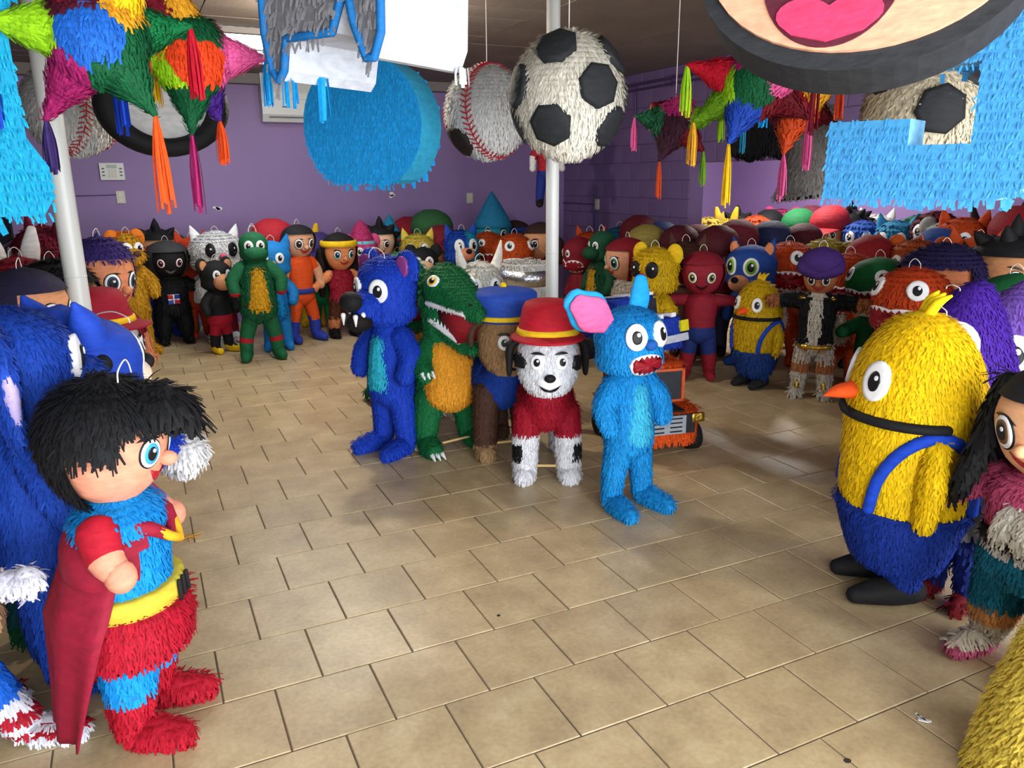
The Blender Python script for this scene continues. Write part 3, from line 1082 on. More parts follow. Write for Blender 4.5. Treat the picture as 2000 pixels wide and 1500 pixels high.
    return dict(head=hd, torso=to, bv=bv, tv=tv, oc=oc)

def ear_shape(kind, s, hw, z):
    """returns outer limb points"""
    if kind == 'round':
        return ell((s * hw * .42, .02, z), (.07, .03, .08), 14, 9)
    if kind == 'cat':
        return limb([(s * hw * .3, .01, z - .06), (s * hw * .38, .01, z + .03), (s * hw * .43, .01, z + .1)], [.06, .04, .006], 10, 3, asp=.5)
    if kind == 'horn':
        return limb([(s * hw * .28, .01, z - .06), (s * hw * .42, .0, z + .06), (s * hw * .48, -.01, z + .17)], [.045, .03, .006], 10, 3)
    if kind == 'rabbit':
        return limb([(s * hw * .2, .02, z - .05), (s * hw * .26, .02, z + .07), (s * hw * .32, .02, z + .17)], [.035, .045, .022], 10, 3, asp=.5)
    if kind == 'flop':
        return limb([(s * hw * .42, .02, z), (s * hw * .62, .02, z - .02), (s * hw * .66, .0, z - .14)], [.03, .045, .035], 10, 3, asp=.6)

def critter(f, col='blue', belly=None, ear='round', earin=None, earcol=None, hw=.36, hh=.34, nose='black', snout=None, eye='black', eyeR=.045, tall=1.25, mouth='smile', arms='down',
            legz=None, torsoz=None, fr=(1, 1, 1, 1), limbcol=None, tail=None, stance=.075, foot=.1, eyeaz=26, headz=None, eyewhite=True, snz=.34, fat=1.0, sn=(.09, .08, .07), armz=None, fang=False,
            legs=True, whisk=False, eyez=.52):
    lod = f.lod
    z0 = 1 - hh
    zt = z0 + .03
    zl = zt * .46
    nr = 26 if lod == 2 else 16
    n2 = 14 if lod == 2 else 10
    hr = headrings(z0, hh, hw, hw * .92, 0, .75)
    shapes = [blob(hr, nr, 3 if lod else 2)]
    hd, hv = f.part('head', shapes, headz or col, fr[0])
    bv = bvh_of(hv)
    oc = (0, 0, z0 + hh * eyez)
    if snout:
        so, sv = f.part('snout', ell((0, -hw * .42, z0 + hh * snz), sn, 14, 9), snout, fr[0] and snout == col, hd)
    for s in (-1, 1):
        f.eye(bv, oc, s * eyeaz, 6, eyeR, eye, tall, fr[0], hd, white=eyewhite)
    if nose:
        f.part('nose', ell((0, -hw * .46 - (sn[1] * .75 if snout else .01), z0 + hh * (snz + .09)), (.032, .025, .026), 12, 8), nose, 0, hd)
    if mouth == 'smile':
        f.cut('mouth', bv, (0, 0, z0 + hh * .2), 0, -4, smile(.07, .03, .02), '401018', fr[0], hd)
    elif mouth == 'bite':
        f.mouth_bite(bv, (0, 0, z0 + hh * .24), 0, -2, .1, .055, 5, fr[0], hd)
    if ear:
        for s in (-1, 1):
            E = ear_shape(ear, s, hw, 1 - .045 if ear != 'round' else 1 - .05)
            eo, ev = f.part('ear', E, earcol or col, fr[0] and ear in ('round', 'flop') and lod == 2, hd)
            if earin:
                be = bvh_of(ev)
                c = np.array(ev[0]).mean(0) / f.H
                f.cut('inner_ear', be, c, 0, 0, ellipse(.036, .05 if ear != 'rabbit' else .09), earin, True, eo)
    if whisk:
        g = G()
        for s in (-1, 1):
            for k in (-1, 0, 1):
                a = np.array([s * hw * .34, -hw * .38, z0 + hh * .3 + k * .012]) * f.H
                b = np.array([s * hw * .6, -hw * .36, z0 + hh * .3 + k * .03]) * f.H
                g.add(*limb([a, b], [.003, .003], 5, 1), C('black'))
        g.build('whiskers', 'paint', hd)
    tw = .11 * fat
    to, tv = f.part('torso', blob([(0, 0, zl - .06, tw * .5, tw * .45), (0, 0, zl, tw * 1.05, tw * .95), (0, 0, zl + .1, tw * 1.1, tw), (0, 0, zt - .1, tw * .95, tw * .85), (0, 0, zt - .02, tw * .7, tw * .65), (0, 0, zt + .05, tw * .5, tw * .5)],
                                 20 if lod == 2 else 14, 2), torsoz or col, fr[1])
    if belly:
        bb = [(0, -tw * .12, zl + .0, tw * .45, tw * .5), (0, -tw * .22, zl + .05, tw * .8, tw * .9), (0, -tw * .22, zl + .13, tw * .75, tw * .9), (0, -tw * .2, zt - .08, tw * .5, tw * .72), (0, -tw * .1, zt - .03, tw * .2, tw * .3)]
        f.part('belly', blob(bb, 16, 2), belly, fr[1], to)
    for s in (-1, 1):
        S = np.array([s * tw * .75, 0, zt - .06])
        E = {'down': [(s * (tw + .05), -.02, zt - .15), (s * (tw + .045), -.06, zt - .24)], 'out': [(s * (tw + .09), -.02, zt - .12), (s * (tw + .16), -.06, zt - .14)],
             'fwd': [(s * (tw + .05), -.06, zt - .12), (s * (tw + .04), -.15, zt - .13)]}[arms]
        f.part('arm', limb([S, *E], [.055, .052, .045], n2, 3), armz or limbcol or col, fr[2])
        A = np.array([s * .055, 0, zl + .01]); B = np.array([s * stance, .01, zl * .5]); D = np.array([s * stance * 1.1, .0, .055]); T = D + np.array([s * .02, -foot, -.018])
        f.part('leg', limb([A, B, D, (D + T) / 2 + (0, 0, -.002), T], [.068, .055, .05, .047, .036], n2, 4), legz or limbcol or col, fr[3])
    if lod == 1:
        f.loop((0, -.02, .995), .06, .06, hd)
    if tail:
        f.part('tail', limb([(0, tw * .7, zl + .03), (0, tw + .1, zl), (0, tw + .16, zl + .12)], [.03, .035, .02], 10, 3), tail, fr[1])
    return dict(head=hd, torso=to, bv=bv, oc=oc, tv=tv)

def dino(f, col='green', belly='gold', fr=(1, 1, 1, 1), claws=True, hlen=.3, gap=18, tail=True, hw=.13, eyecol='yellow', rods=False, tooth='white'):
    """upright dinosaur with open jaws"""
    lod = f.lod
    n2 = 16 if lod == 2 else 10
    zn = .74
    hd, hv = f.part('head', [limb([(0, .12, .83), (0, .02, .885), (0, -.12, .855), (0, -hlen + .02, .80), (0, -hlen - .03, .79)], [.085, .125, .098, .055, .03], n2 + 4, 4, asp=.95),
                            limb([(0, .12, .80), (0, .06, .72), (0, .04, .62)], [.10, .105, .11], n2, 3)], col, fr[0])
    a = math.radians(gap)
    jw, jv = f.part('jaw', limb([(0, .06, .74), (0, -.06, .672), (0, -hlen * .62, .612), (0, -hlen * .8, .60)], [.085, .082, .056, .035], n2, 3, asp=.6), col, fr[0], hd)
    # dark throat wedge and the two toothed lips
    P = [(.06, .80), (-hlen * .5, .79), (-hlen * .9, .77), (-hlen * .74, .63), (-hlen * .45, .65), (.04, .72)]
    V, F = prism(P, -.066, .066)
    V = np.stack([V[:, 1], V[:, 0], V[:, 2]], 1)
    V, F = orient(V, F)
    f.part('mouth', (V, F), '7a0c18', 0, hd)
    for up in (1, 0):
        g = G()
        pts = []
        for s in (-1, 1):
            for k in range(9):
                t = k / 8
                y = .02 - t * (hlen * (.98 if up else .78))
                x = s * (.098 - .05 * t) if up else s * (.088 - .038 * t)
                z = (.80 - .02 * t) if up else (.715 - .075 * t + .01)
                w = .012 if t < .95 else .008
                c = np.array([x, y, z]) * f.H
                tipz = (-1 if up else 1) * .024 * f.H
                r = .012 * f.H
                V = np.array([c + (0, -r, 0), c + (s * -r * .8, 0, 0), c + (0, r, 0), c + (s * r * .5, 0, 0), c + (0, 0, tipz)])
                g.add(V, np.array([[0, 1, 4], [1, 2, 4], [2, 3, 4], [3, 0, 4]]), C(tooth), False)
            lip = [np.array([s * (.1 - .05 * t) if up else s * (.09 - .038 * t), .03 - t * hlen * (1.0 if up else .8), (.805 - .02 * t) if up else (.715 - .075 * t)]) * f.H for t in (0, .33, .66, 1)]
            g.add(*limb(lip, [.017 * f.H] * 4, 6, 2), C(tooth))
        g.build('tooth_row', 'paint', hd if up else jw)
    bv = bvh_of(hv)
    for s in (-1, 1):
        f.eye(bv, (0, -.02, .91), s * 68, 8, .036, eyecol, .75, fr[0], hd, white=False if eyecol == 'yellow' and 0 else True)
        f.part('nostril', ell((s * .03, -hlen + .0, .83), (.012, .014, .01), 8, 6), 'black', 0, hd)
    to, tv = f.part('torso', blob([(0, .04, .24, .06, .06), (0, .05, .29, .135, .13), (0, .05, .37, .165, .15), (0, .05, .46, .15, .135), (0, .05, .56, .12, .11), (0, .05, .66, .10, .10), (0, .05, .72, .06, .06)], 22 if lod == 2 else 14, 2), col, fr[1])
    f.part('belly', blob([(0, .0, .24, .07, .07), (0, -.015, .29, .135, .105), (0, -.015, .38, .15, .12), (0, .0, .47, .135, .105), (0, .01, .57, .115, .085), (0, .02, .645, .06, .05)], 18, 2), belly, fr[1], to)
    for s in (-1, 1):
        ao, _ = f.part('arm', limb([(s * .10, .04, .58), (s * .17, -.02, .52), (s * .19, -.10, .47)], [.05, .045, .04], n2, 3), col, fr[2])
        lo, _ = f.part('leg', limb([(s * .09, .05, .30), (s * .12, .05, .18), (s * .13, .04, .07), (s * .14, -.02, .045), (s * .145, -.08, .04)], [.085, .068, .055, .055, .045], n2, 4), col, fr[3])
        if claws:
            for j in (-1, 0, 1):
                f.part('claw', limb([(s * .19 + j * .025, -.125, .475), (s * .19 + j * .028, -.155, .455)], [.014, .004], 7, 1), 'white', 0, ao)
                f.part('claw', limb([(s * .145 + j * .028, -.115, .03), (s * .147 + j * .03, -.155, .014)], [.014, .004], 7, 1), 'white', 0, lo)
    if tail:
        f.part('tail', limb([(0, .14, .32), (0, .28, .2), (0, .42, .09), (0, .52, .05)], [.10, .075, .045, .02], n2, 4), col, fr[1])
    return dict(head=hd, torso=to, bv=bv)

def finhead(f, col='dorange', belly='gold', fr=(1, 1, 1, 1), fin=None, eyeR=.06, foot='dorange', mouthroll=0, hw=.42, hh=.42, inner='8a1020', eyeaz=40, mw=.15, mh=.07, maz=30):
    """big round headed toothy dinosaur with short body"""
    r = critter(f, col, belly, None, None, None, hw, hh, None, None, 'black', eyeR, 1.0, None, 'fwd', None, None, fr, None, col, .08, .1, eyeaz, eyez=.68)
    f.mouth_bite(r['bv'], (0, 0, 1 - hh + hh * .3), maz, 0, mw, mh, 6, fr[0], r['head'], mouthroll, inner=inner)
    f.mouth_bite(r['bv'], (0, 0, 1 - hh + hh * .3), -maz, 0, mw, mh, 6, fr[0], r['head'], -mouthroll, inner=inner)
    if fin:
        for k in range(3):
            f.part('fin', limb([(0, .08 + k * .07, 1 - .03 - k * .07), (0, .1 + k * .075, 1.04 - k * .07)], [.04, .006], 8, 2, asp=.5), fin, 0, r['head'])
    return r

def dog(f, col='white', vest='red', hat='red', hatband='yellow', legz=None, face='white', spots=None, fr=1, brim=True, eye='sky', muzzle=None, earc='black', bodylen=.5, hatstyle='fire', rods=True, hatcol2=None):
    """four-legged dog in a vest and a hat, front towards -y"""
    lod = f.lod
    n2 = 16 if lod == 2 else 10
    bd_, bv_ = f.part('body', limb([(0, .0, .44), (0, .16, .42), (0, .34, .41), (0, bodylen, .42)], [.13, .135, .125, .10], n2 + 4, 3), lambda p: np.where((p[:, 1] < .2)[:, None], C(vest), C(col)), fr)
    f.part('vest', [limb([(0, -.04, .50), (0, .02, .44), (0, .12, .43), (0, .2, .43)], [.115, .15, .152, .148], n2 + 4, 3, asp=1.0)], vest, fr)
    for s in (-1, 1):
        f.part('leg', limb([(s * .10, .0, .40), (s * .115, -.01, .22), (s * .12, -.01, .06), (s * .125, -.05, .045)], [.075, .068, .062, .055], n2, 3), legz or zones(col, ), fr)
        f.part('leg', limb([(s * .085, bodylen - .03, .38), (s * .10, bodylen + .02, .22), (s * .10, bodylen - .01, .06), (s * .10, bodylen - .05, .045)], [.07, .055, .05, .048], n2, 3), zones(col), fr)
    f.part('tail', limb([(0, bodylen + .08, .46), (0, bodylen + .15, .56), (0, bodylen + .14, .64)], [.025, .025, .015], 8, 3), col, fr)
    f.part('neck', limb([(0, .0, .5), (0, -.03, .6)], [.085, .085], n2, 2), zones(col, (.57, vest)), fr)
    hd, hv = f.part('head', blob([(0, -.06, .50, .05, .05), (0, -.07, .54, .11, .11), (0, -.06, .61, .15, .135), (0, -.05, .69, .155, .14), (0, -.04, .77, .145, .135), (0, -.03, .84, .10, .10), (0, -.03, .87, .03, .03)], 26 if lod == 2 else 16, 3), face, fr)
    bv = bvh_of(hv)
    mz, mv = f.part('muzzle', ell((0, -.165, .60), (.075, .055, .055), 16, 10), muzzle or face, 0, hd)
    f.part('nose', ell((0, -.218, .628), (.03, .022, .022), 12, 8), 'black', 0, mz)
    bm = bvh_of(mv)
    f.cut('mouth', bm, (0, -.16, .575), 0, -12, smile(.055, .024, .022), 'black', 0, mz)
    for s in (-1, 1):
        f.eye(bv, (0, -.05, .70), s * 24, 2, .034, eye, 1.15, fr, hd)
        f.cut('eyebrow', bv, (0, -.05, .70), s * 24, 22, smile(.035, -.012, .012), 'black', fr, hd)
        f.part('ear', limb([(s * .12, -.02, .80), (s * .19, -.01, .76), (s * .2, -.02, .62)], [.03, .05, .03], 10, 3, asp=.5), earc, 0, hd)
    if spots:
        for (az, el, r) in spots:
            f.cut('spot', bv, (0, -.05, .68), az, el, ellipse(r, r * .8, 9) * (1 + .2 * np.cos(np.arange(9) * 2.3))[:, None], 'black', fr, hd)
    if hatstyle == 'fire':
        ht, _ = f.part('hat', [blob([(0, -.03, .80, .16, .15), (0, -.03, .84, .155, .145), (0, -.02, .93, .135, .13), (0, -.01, .985, .115, .11), (0, -.01, 1.0, .05, .05)], 22, 2),
                               blob([(0, -.04, .80, .185, .205), (0, -.04, .808, .196, .22), (0, -.04, .815, .185, .205), (0, -.04, .83, .15, .15)], 26, 1)], hat, 0, hd)
        f.part('hat_band', blob([(0, -.03, .825, .158, .148), (0, -.03, .827, .166, .156), (0, -.03, .855, .158, .150), (0, -.03, .857, .15, .14)], 26, 1), hatband, 0, ht)
    else:
        ht, _ = f.part('hat', [blob([(0, -.03, .80, .15, .145), (0, -.03, .84, .155, .15), (0, -.02, .92, .185, .17), (0, -.01, .96, .17, .16), (0, -.01, .98, .05, .05)], 22, 2)], hat, 0, hd)
        f.part('hat_band', blob([(0, -.03, .81, .155, .15), (0, -.03, .812, .162, .157), (0, -.03, .835, .166, .16), (0, -.03, .837, .155, .15)], 26, 1), hatband, 0, ht)
        f.part('hat_button', ell((0, -.01, .985), (.02, .02, .02), 10, 7), hatband, 0, ht)
    if rods:
        f.part('wooden_rod', limb([(-.13, -.01, .09), (.13, -.01, .085)], [.008, .008], 8, 1), one * .4, 0, None, None, 'wood_stick')
    return dict(head=hd, bv=bv, hat=ht)

def chick(f, col='yellow', pants='blue', shoe='black', fr=1, wingside=True, sash='blue', beak='orange', band='black'):
    """dome-shaped chick in trousers"""
    lod = f.lod
    nr = 28 if lod == 2 else 18
    bd_, bv_ = f.part('body', blob([(0, 0, .33, .20, .19), (0, 0, .40, .212, .20), (0, 0, .55, .212, .205), (0, 0, .70, .212, .205), (0, 0, .82, .195, .185), (0, 0, .91, .15, .14), (0, 0, .97, .09, .085), (0, 0, 1.0, .02, .02)], nr, 3), col, fr)
    tr, tv = f.part('trousers', blob([(0, 0, .12, .13, .12), (0, 0, .15, .165, .15), (0, 0, .25, .20, .185), (0, 0, .345, .222, .208), (0, 0, .35, .20, .19)], nr, 2), pants, fr)
    bv = bvh_of(bv_)
    for s in (-1, 1):
        f.eye(bv, (0, 0, .79), s * 34, 0, .045, 'black', 1.4, fr, bd_)
        f.part('leg', limb([(s * .085, 0, .18), (s * .09, 0, .08)], [.06, .055], 12, 2), pants, fr)
        f.part('shoe', [limb([(s * .09, .03, .055), (s * .095, -.05, .05), (s * .10, -.15, .03)], [.055, .058, .035], 14, 3, asp=.85)], shoe, 0)
        f.part('wing', limb([(s * .20, .0, .60), (s * .232, -.01, .50), (s * .235, -.02, .38)], [.05, .06, .045], 14, 3, asp=.7), col, fr)
        arc = []
        for k in range(9):
            t = k / 8 * math.pi
            y = math.cos(t) * .16
            z = .37 + math.sin(t) * .27
            x = math.sqrt(max(.0, 1 - (y / .215) ** 2)) * .222
            arc.append((s * x, y, z))
        f.part('strap', limb(arc, [.02] * 9, 8, 2, asp=1.0), sash, 0)
    f.part('beak', [limb([(0, -.19, .735), (0, -.25, .725), (0, -.285, .712)], [.05, .034, .008], 12, 3, asp=.6)], beak, 0, bd_)
    f.part('head_tuft', [limb([(x, .0, .985), (x * 1.6, .02, 1.03), (x * 2.4, .05, 1.055)], [.018, .016, .005], 8, 2) for x in (-.02, .0, .02)], col, 0, bd_)
    # black ribbon collar round the front
    pts = [(math.sin(a) * .222, -math.cos(a) * .214, .665) for a in np.radians(np.linspace(-95, 95, 13))]
    f.part('ribbon', limb(pts, [.017] * 13, 8, 2), band, 0, bd_)
    return dict(body=bd_, bv=bv, tv=tv)

# ================================================================== things hanging from the ceiling
def hang(root, p_local, extra=0.0, w=0.0):
    """a string from the thing up to the ceiling"""
    z = ZC - root.location[2]
    g = G()
    p = np.asarray(p_local, float)
    g.add(*limb([p, (p[0] + w, p[1], z)], [.0025, .0025], 6, 1), C('white'))
    g.build('hanging_string', 'string', root)
def ball(px, py, d, R, face, name, label, col, squash=1.0, lod=2, spots=(), sr=.36):
    c = at(px, py, d)
    o = empty(name, tuple(c), heading(c, face))
    VF = ell((0, 0, 0), (R, R, R * squash), 40, 26)
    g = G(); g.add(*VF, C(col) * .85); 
    D = np.array([[math.sin(math.radians(a)) * math.cos(math.radians(e)), -math.cos(math.radians(a)) * math.cos(math.radians(e)), math.sin(math.radians(e))] for a, e in spots] or [[0, 0, -9]])
    cm = math.cos(sr * .86) if len(spots) else 99
    fringe(g, *VF, C(col), lod, L=.034, rows=.022, lift=.4, mask=lambda p, n: ((p + n * 0) / np.linalg.norm(p, axis=1, keepdims=True) @ D.T).max(1) < cm)
    g.build('paper_shell', 'crepe', o)
    hang(o, (0, 0, R * squash))
    tag(o, label, 'pinata')
    return o, bvh_of(VF)
def patches(o, bv, R, spots, r=.4):
    for az, el in spots:
        g = G()
        n = 7
        t = np.arange(n) / n * 6.283 + rng.random()
        decal(g, bv, (0, 0, 0), az, el, np.stack([np.cos(t), np.sin(t)], 1) * R * r, '26282b', .027, thick=.01)
        g.build('black_panel', 'paper', o)
SP1 = [(-18, 47), (31, 5), (-66, 8), (-20, -32), (62, -34), (78, 40), (-95, -28), (110, 0), (150, 40), (-140, 25), (-170, -20), (120, -45)]
SP2 = [(18, 0), (-48, 42), (70, 45), (-60, -35), (120, 0), (-130, 10)]
s1, b1 = ball(1110, 188, 3.75, .247, 0, 'soccer_ball_pinata', 'white fringed soccer ball with black panels hanging before the pole', 'e9e4d6', 1.1, 2, SP1)
patches(s1, b1, .26, SP1, .36)
s2, b2 = ball(1798, 222, 4.1, .27, 0, 'soccer_ball_pinata', 'cream fringed soccer ball seen through the light blue numeral', 'ddd2b8', 1.02, 1, SP2, .42)
patches(s2, b2, .27, SP2, .42)
def stitch(o, R, axes, sq=1.0):
    """two rows of red stitches along the curved seams of a baseball"""
    g = G()
    for az, el, rad in axes:
        a_, e_, q_ = math.radians(az), math.radians(el), math.radians(rad)
        D = np.array([math.sin(a_) * math.cos(e_), -math.cos(a_) * math.cos(e_), math.sin(e_)])
        U = np.cross(D, [0, 0, 1.0]); U /= np.linalg.norm(U)
        W = np.cross(U, D)
        n = 54
        t = np.arange(n) / n * 2 * np.pi
        a = D * math.cos(q_) + math.sin(q_) * (np.cos(t)[:, None] * U + np.sin(t)[:, None] * W)
        S = np.array([1, 1, sq])
        q = a * (R + .012) * S
        for i in range(n):
            j = (i + 1) % n
            g.add(*limb([q[i], q[j]], [.0035, .0035], 6, 1), C('a81c2c'))
            T = q[j] - q[i]
            T /= np.linalg.norm(T)
            B = np.cross(a[i], T)
            for s in (-1, 1):
                e = a[i] + (B * s * .13 + T * .07)
                e = e / np.linalg.norm(e) * (R + .015) * S
                g.add(*limb([q[i], e], [.005, .0035], 6, 1), C('a81c2c'))
    k = g.build('stitching', 'paint', o)
    k['kind'] = 'stuff'
s3, b3 = ball(952, 220, 4.9, .245, 0, 'baseball_pinata', 'white fringed baseball with red stitching beside the soccer ball', 'dad9d6', 1.06)
stitch(s3, .25, [(47, 6, 75), (-133, -6, 34)], 1.06)
g = G(); decal(g, b3, (0, 0, 0), -66, -42, ellipse(.12, .1, 9), '241a18', .03); g.build('bare_patch', 'paper', s3)
s4, b4 = ball(140, 212, 5.0, .27, 0, 'baseball_pinata', 'white fringed baseball with red stitching behind the left pole', 'd2d2d0', 1.0)
stitch(s4, .272, [(-60, 4, 76), (120, -4, 50)])
# big blue disc
def plate(name, label, px, py, d, face, out, th, col, side, lod=2, tilt=0, rows=None, lift=.25, roll=0):
    c = at(px, py, d)
    o = empty(name, tuple(c), heading(c, face))
    o.rotation_euler[0] = math.radians(tilt)
    o.rotation_euler[1] = math.radians(roll)
    V, F = prism(out, -th / 2, th / 2)
    g = G()
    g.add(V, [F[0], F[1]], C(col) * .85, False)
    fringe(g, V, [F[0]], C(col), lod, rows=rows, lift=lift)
    fringe(g, V, [F[1]], C(col), 0)
    g.build('fringed_face', 'crepe', o)
    g = G(); g.add(V, [F[2]], C(side), False)
    g.build('side_band', 'paper', o)
    tag(o, label, 'pinata')
    return o
t = np.linspace(0, 2 * np.pi, 40, endpoint=False)
R = .328
out = np.stack([np.cos(t) * R, np.sin(t) * R * 1.02], 1)
out[:, 1] = np.maximum(out[:, 1], -.288)
dd = plate('disc_pinata', 'large round sky blue fringed disc hanging in front of the back wall', 728, 246, 4.2, -27, out, 
           .25, '1a98dc', '2f9fc8', rows=.028, lift=.16)
hang(dd, (0, 0, R))
# light blue numeral
num = [(-.62, -.52), (.28, -.52), (.48, -.42), (.60, -.18), (.58, .10), (.48, .24), (.58, .36), (.56, .62), (.40, .84), (.2, .9), (-.62, .9), (-.62, .64), (.1, .64), (.14, .56), (.1, .46), (-.25, .46), (-.25, .18),
       (.13, .18), (.13, -.23), (-.18, -.23), (-.18, -.09), (-.62, -.09)]
def resamp(P, st=.05):
    P = np.array(P, float); o = []
    for a, b in zip(P, np.roll(P, -1, 0)):
        n = max(1, int(np.linalg.norm(b - a) / st))
        o += [a + (b - a) * k / n for k in range(n)]
    return np.array(o)
k_ = .62
nu = plate('numeral_pinata', 'large light blue fringed number three hanging at the right edge', 1868, 196, 2.75, -14, np.array(num) * k_, .17, '55b4f2', '8ccdf4', rows=.03, lift=.3)
hang(nu, (0, 0, .9 * k_)); hang(nu, (-.3 * k_, 0, .9 * k_))
# turquoise numeral at the left edge, mostly out of frame
out1 = [(-.55, -.75), (.18, -.75), (.24, -.66), (.24, -.5), (.15, -.35), (.14, .2), (.22, .4), (.22, .9), (-.55, .9)]
tq = plate('numeral_pinata', 'turquoise fringed number one cut off by the left edge', -58, 128, 2.2, 18, np.array(out1) * .52, .16, '18a3cf', '2fb2d8', rows=.028, lift=.4)
hang(tq, (0, 0, .46))
# grey letter with blue edging and white sides
let = [(-.46, .75), (-.46, -.2), (-.41, -.44), (-.36, -.5), (-.31, -.44), (-.27, -.24), (.12, -.24), (.22, -.02), (.26, -.02), (.30, -.22), (.38, -.42), (.44, -.42), (.5, -.28), (.54, .75)]
c = at(712, 14, 2.95)
le = empty('letter_pinata', tuple(c), heading(c, -42))
S = .62
P = np.array(let) * S * (.88, .8)
th = .46
V, F = prism(P, -th / 2, th / 2)
g = G(); g.add(V, [F[0], F[1]], C('8c8c92') * .8, False); fringe(g, V, [F[0]], C('9c9ca2'), 2, L=.05, w=.012, rows=.045, lift=.3); g.build('grey_face', 'crepe', le)
g = G(); g.add(V, [F[2]], C('c8cdd8'), False); g.build('white_side', 'paper', le)
g = G()
n = len(P)
for i in range(n):
    a, b = P[i], P[(i + 1) % n]
    g.add(*limb([(a[0], -th / 2 - .004, a[1]), (b[0], -th / 2 - .004, b[1])], [.015, .015], 6, 1), C('1a6cb0'))
g.build('blue_edging', 'paper', le)
for (x, y, z, ln) in ((-.37 * S * .88, -.18, -.43 * S * .8, .12), (-.33 * S * .88, -.05, -.45 * S * .8, .15), (.5 * S * .88, .2, -.40 * S * .8, .06)):
    g = G(); tassel(g, (x, y, z), ln, .03, 'sky' if ln > .1 else 'white', 7, .014, .8); g.build('paper_streamer', 'crepe', le)
tag(le, 'grey fringed letter with blue edging and deep white sides, hanging top centre', 'pinata')
hang(le, (-.2 * S, 0, .75 * S * .8)); hang(le, (.2 * S, 0, .75 * S * .8))
# black rimmed face plaque at the top right
c = at(1688, -88, 2.2)
fp = empty('face_plaque_pinata', tuple(c), heading(c, -4))
fp.rotation_euler[0] = math.radians(-16)
n = 44
t = np.arange(n) / n * 2 * np.pi - np.pi / 2
rr = .345 + .02 * np.cos(2 * t)
P = np.stack([np.cos(t) * rr * 1.12, np.sin(t) * rr * 1.0], 1)
V, F = prism(P, -.07, .09)
g = G(); g.add(V, F, C('2b2d31'), False); g.build('black_rim', 'paper', fp)
def sheet(name, P2, y, th, col, parent, mat='paper'):
    V, F = prism(P2, y - th, y)
    g = G(); g.add(V, F, C(col), False)
    return g.build(name, mat, parent)
fa = sheet('face', P * (.93, .91) + (0, .015), -.07, .012, 'eaa787', fp)
a = np.linspace(math.pi * 1.02, math.pi * 1.98, 25)
mo = np.concatenate([np.stack([np.cos(a) * .2, np.sin(a) * .235 - .02], 1), [(.2, .0), (0, -.03), (-.2, .0)]]) * .84 + (-.06, -.055)
mm = sheet('mouth', mo, -.082, .006, '5a2030', fa)
tg = np.array([(0, -.135)] + [(math.cos(q) * .075 + .075, math.sin(q) * .05 - .155) for q in np.linspace(2.4, -.6, 9)] + [(.1, -.215), (0, -.242), (-.1, -.215)] + [(math.cos(q) * .075 - .075, math.sin(q) * .05 - .155) for q in np.linspace(3.7, .7, 9)]) * .84 + (-.06, -.055)
sheet('tongue', tg, -.088, .006, 'cf3d66', mm)
for s in (-1, 1):
    sheet('eye', ellipse(.035, .055, 16) + (s * .08, .14), -.082, .006, 'black', fa)
g = G(); g.add(*ell((0, -.1, .06), (.05, .035, .035), 14, 9), C('black')); g.build('nose', 'paper', fa)
tag(fp, 'huge black-rimmed smiling face plaque with pink tongue at the top edge', 'pinata')
hang(fp, (-.2, 0, .28)); hang(fp, (.2, 0, .28))
# black disc with an open newspaper back
c = at(318, 205, 4.6)
rg = empty('ring_pinata', tuple(c), heading(c, 10))
n = 40
t = np.arange(n) / n * 2 * np.pi
prof = [(.31, -.09), (.345, -.06), (.35, .06), (.31, .1), (.2, .1), (.2, .06), (.24, -.085)]
Pq = np.array([[(r * math.cos(a) * 1.0, y, r * math.sin(a) * .8) for r, y in prof] for a in t])
V = Pq.reshape(-1, 3)
m_n = len(prof)
i, j = np.meshgrid(np.arange(n), np.arange(m_n), indexing='ij')
i, j = i.ravel(), j.ravel()
Q = np.stack([i * m_n + j, ((i + 1) % n) * m_n + j, ((i + 1) % n) * m_n + (j + 1) % m_n, i * m_n + (j + 1) % m_n], 1)
g = G(); g.add(V, [Q], C('141416')); g.build('black_ring', 'paper', rg)
g = G()
VF = blob([(0, 0, 0, .25, .2), (0, 0, .02, .24, .19), (0, 0, .06, .18, .14), (0, 0, .08, .02, .02)], 28, 2)
VF = xf(VF, ('X', 90))
g.add(*VF, C('b9b8b6')); g.build('newspaper_lining', 'paper', rg)
tag(rg, 'black ring-shaped pinata with pale newspaper lining, behind the star', 'pinata')
hang(rg, (0, 0, .28))
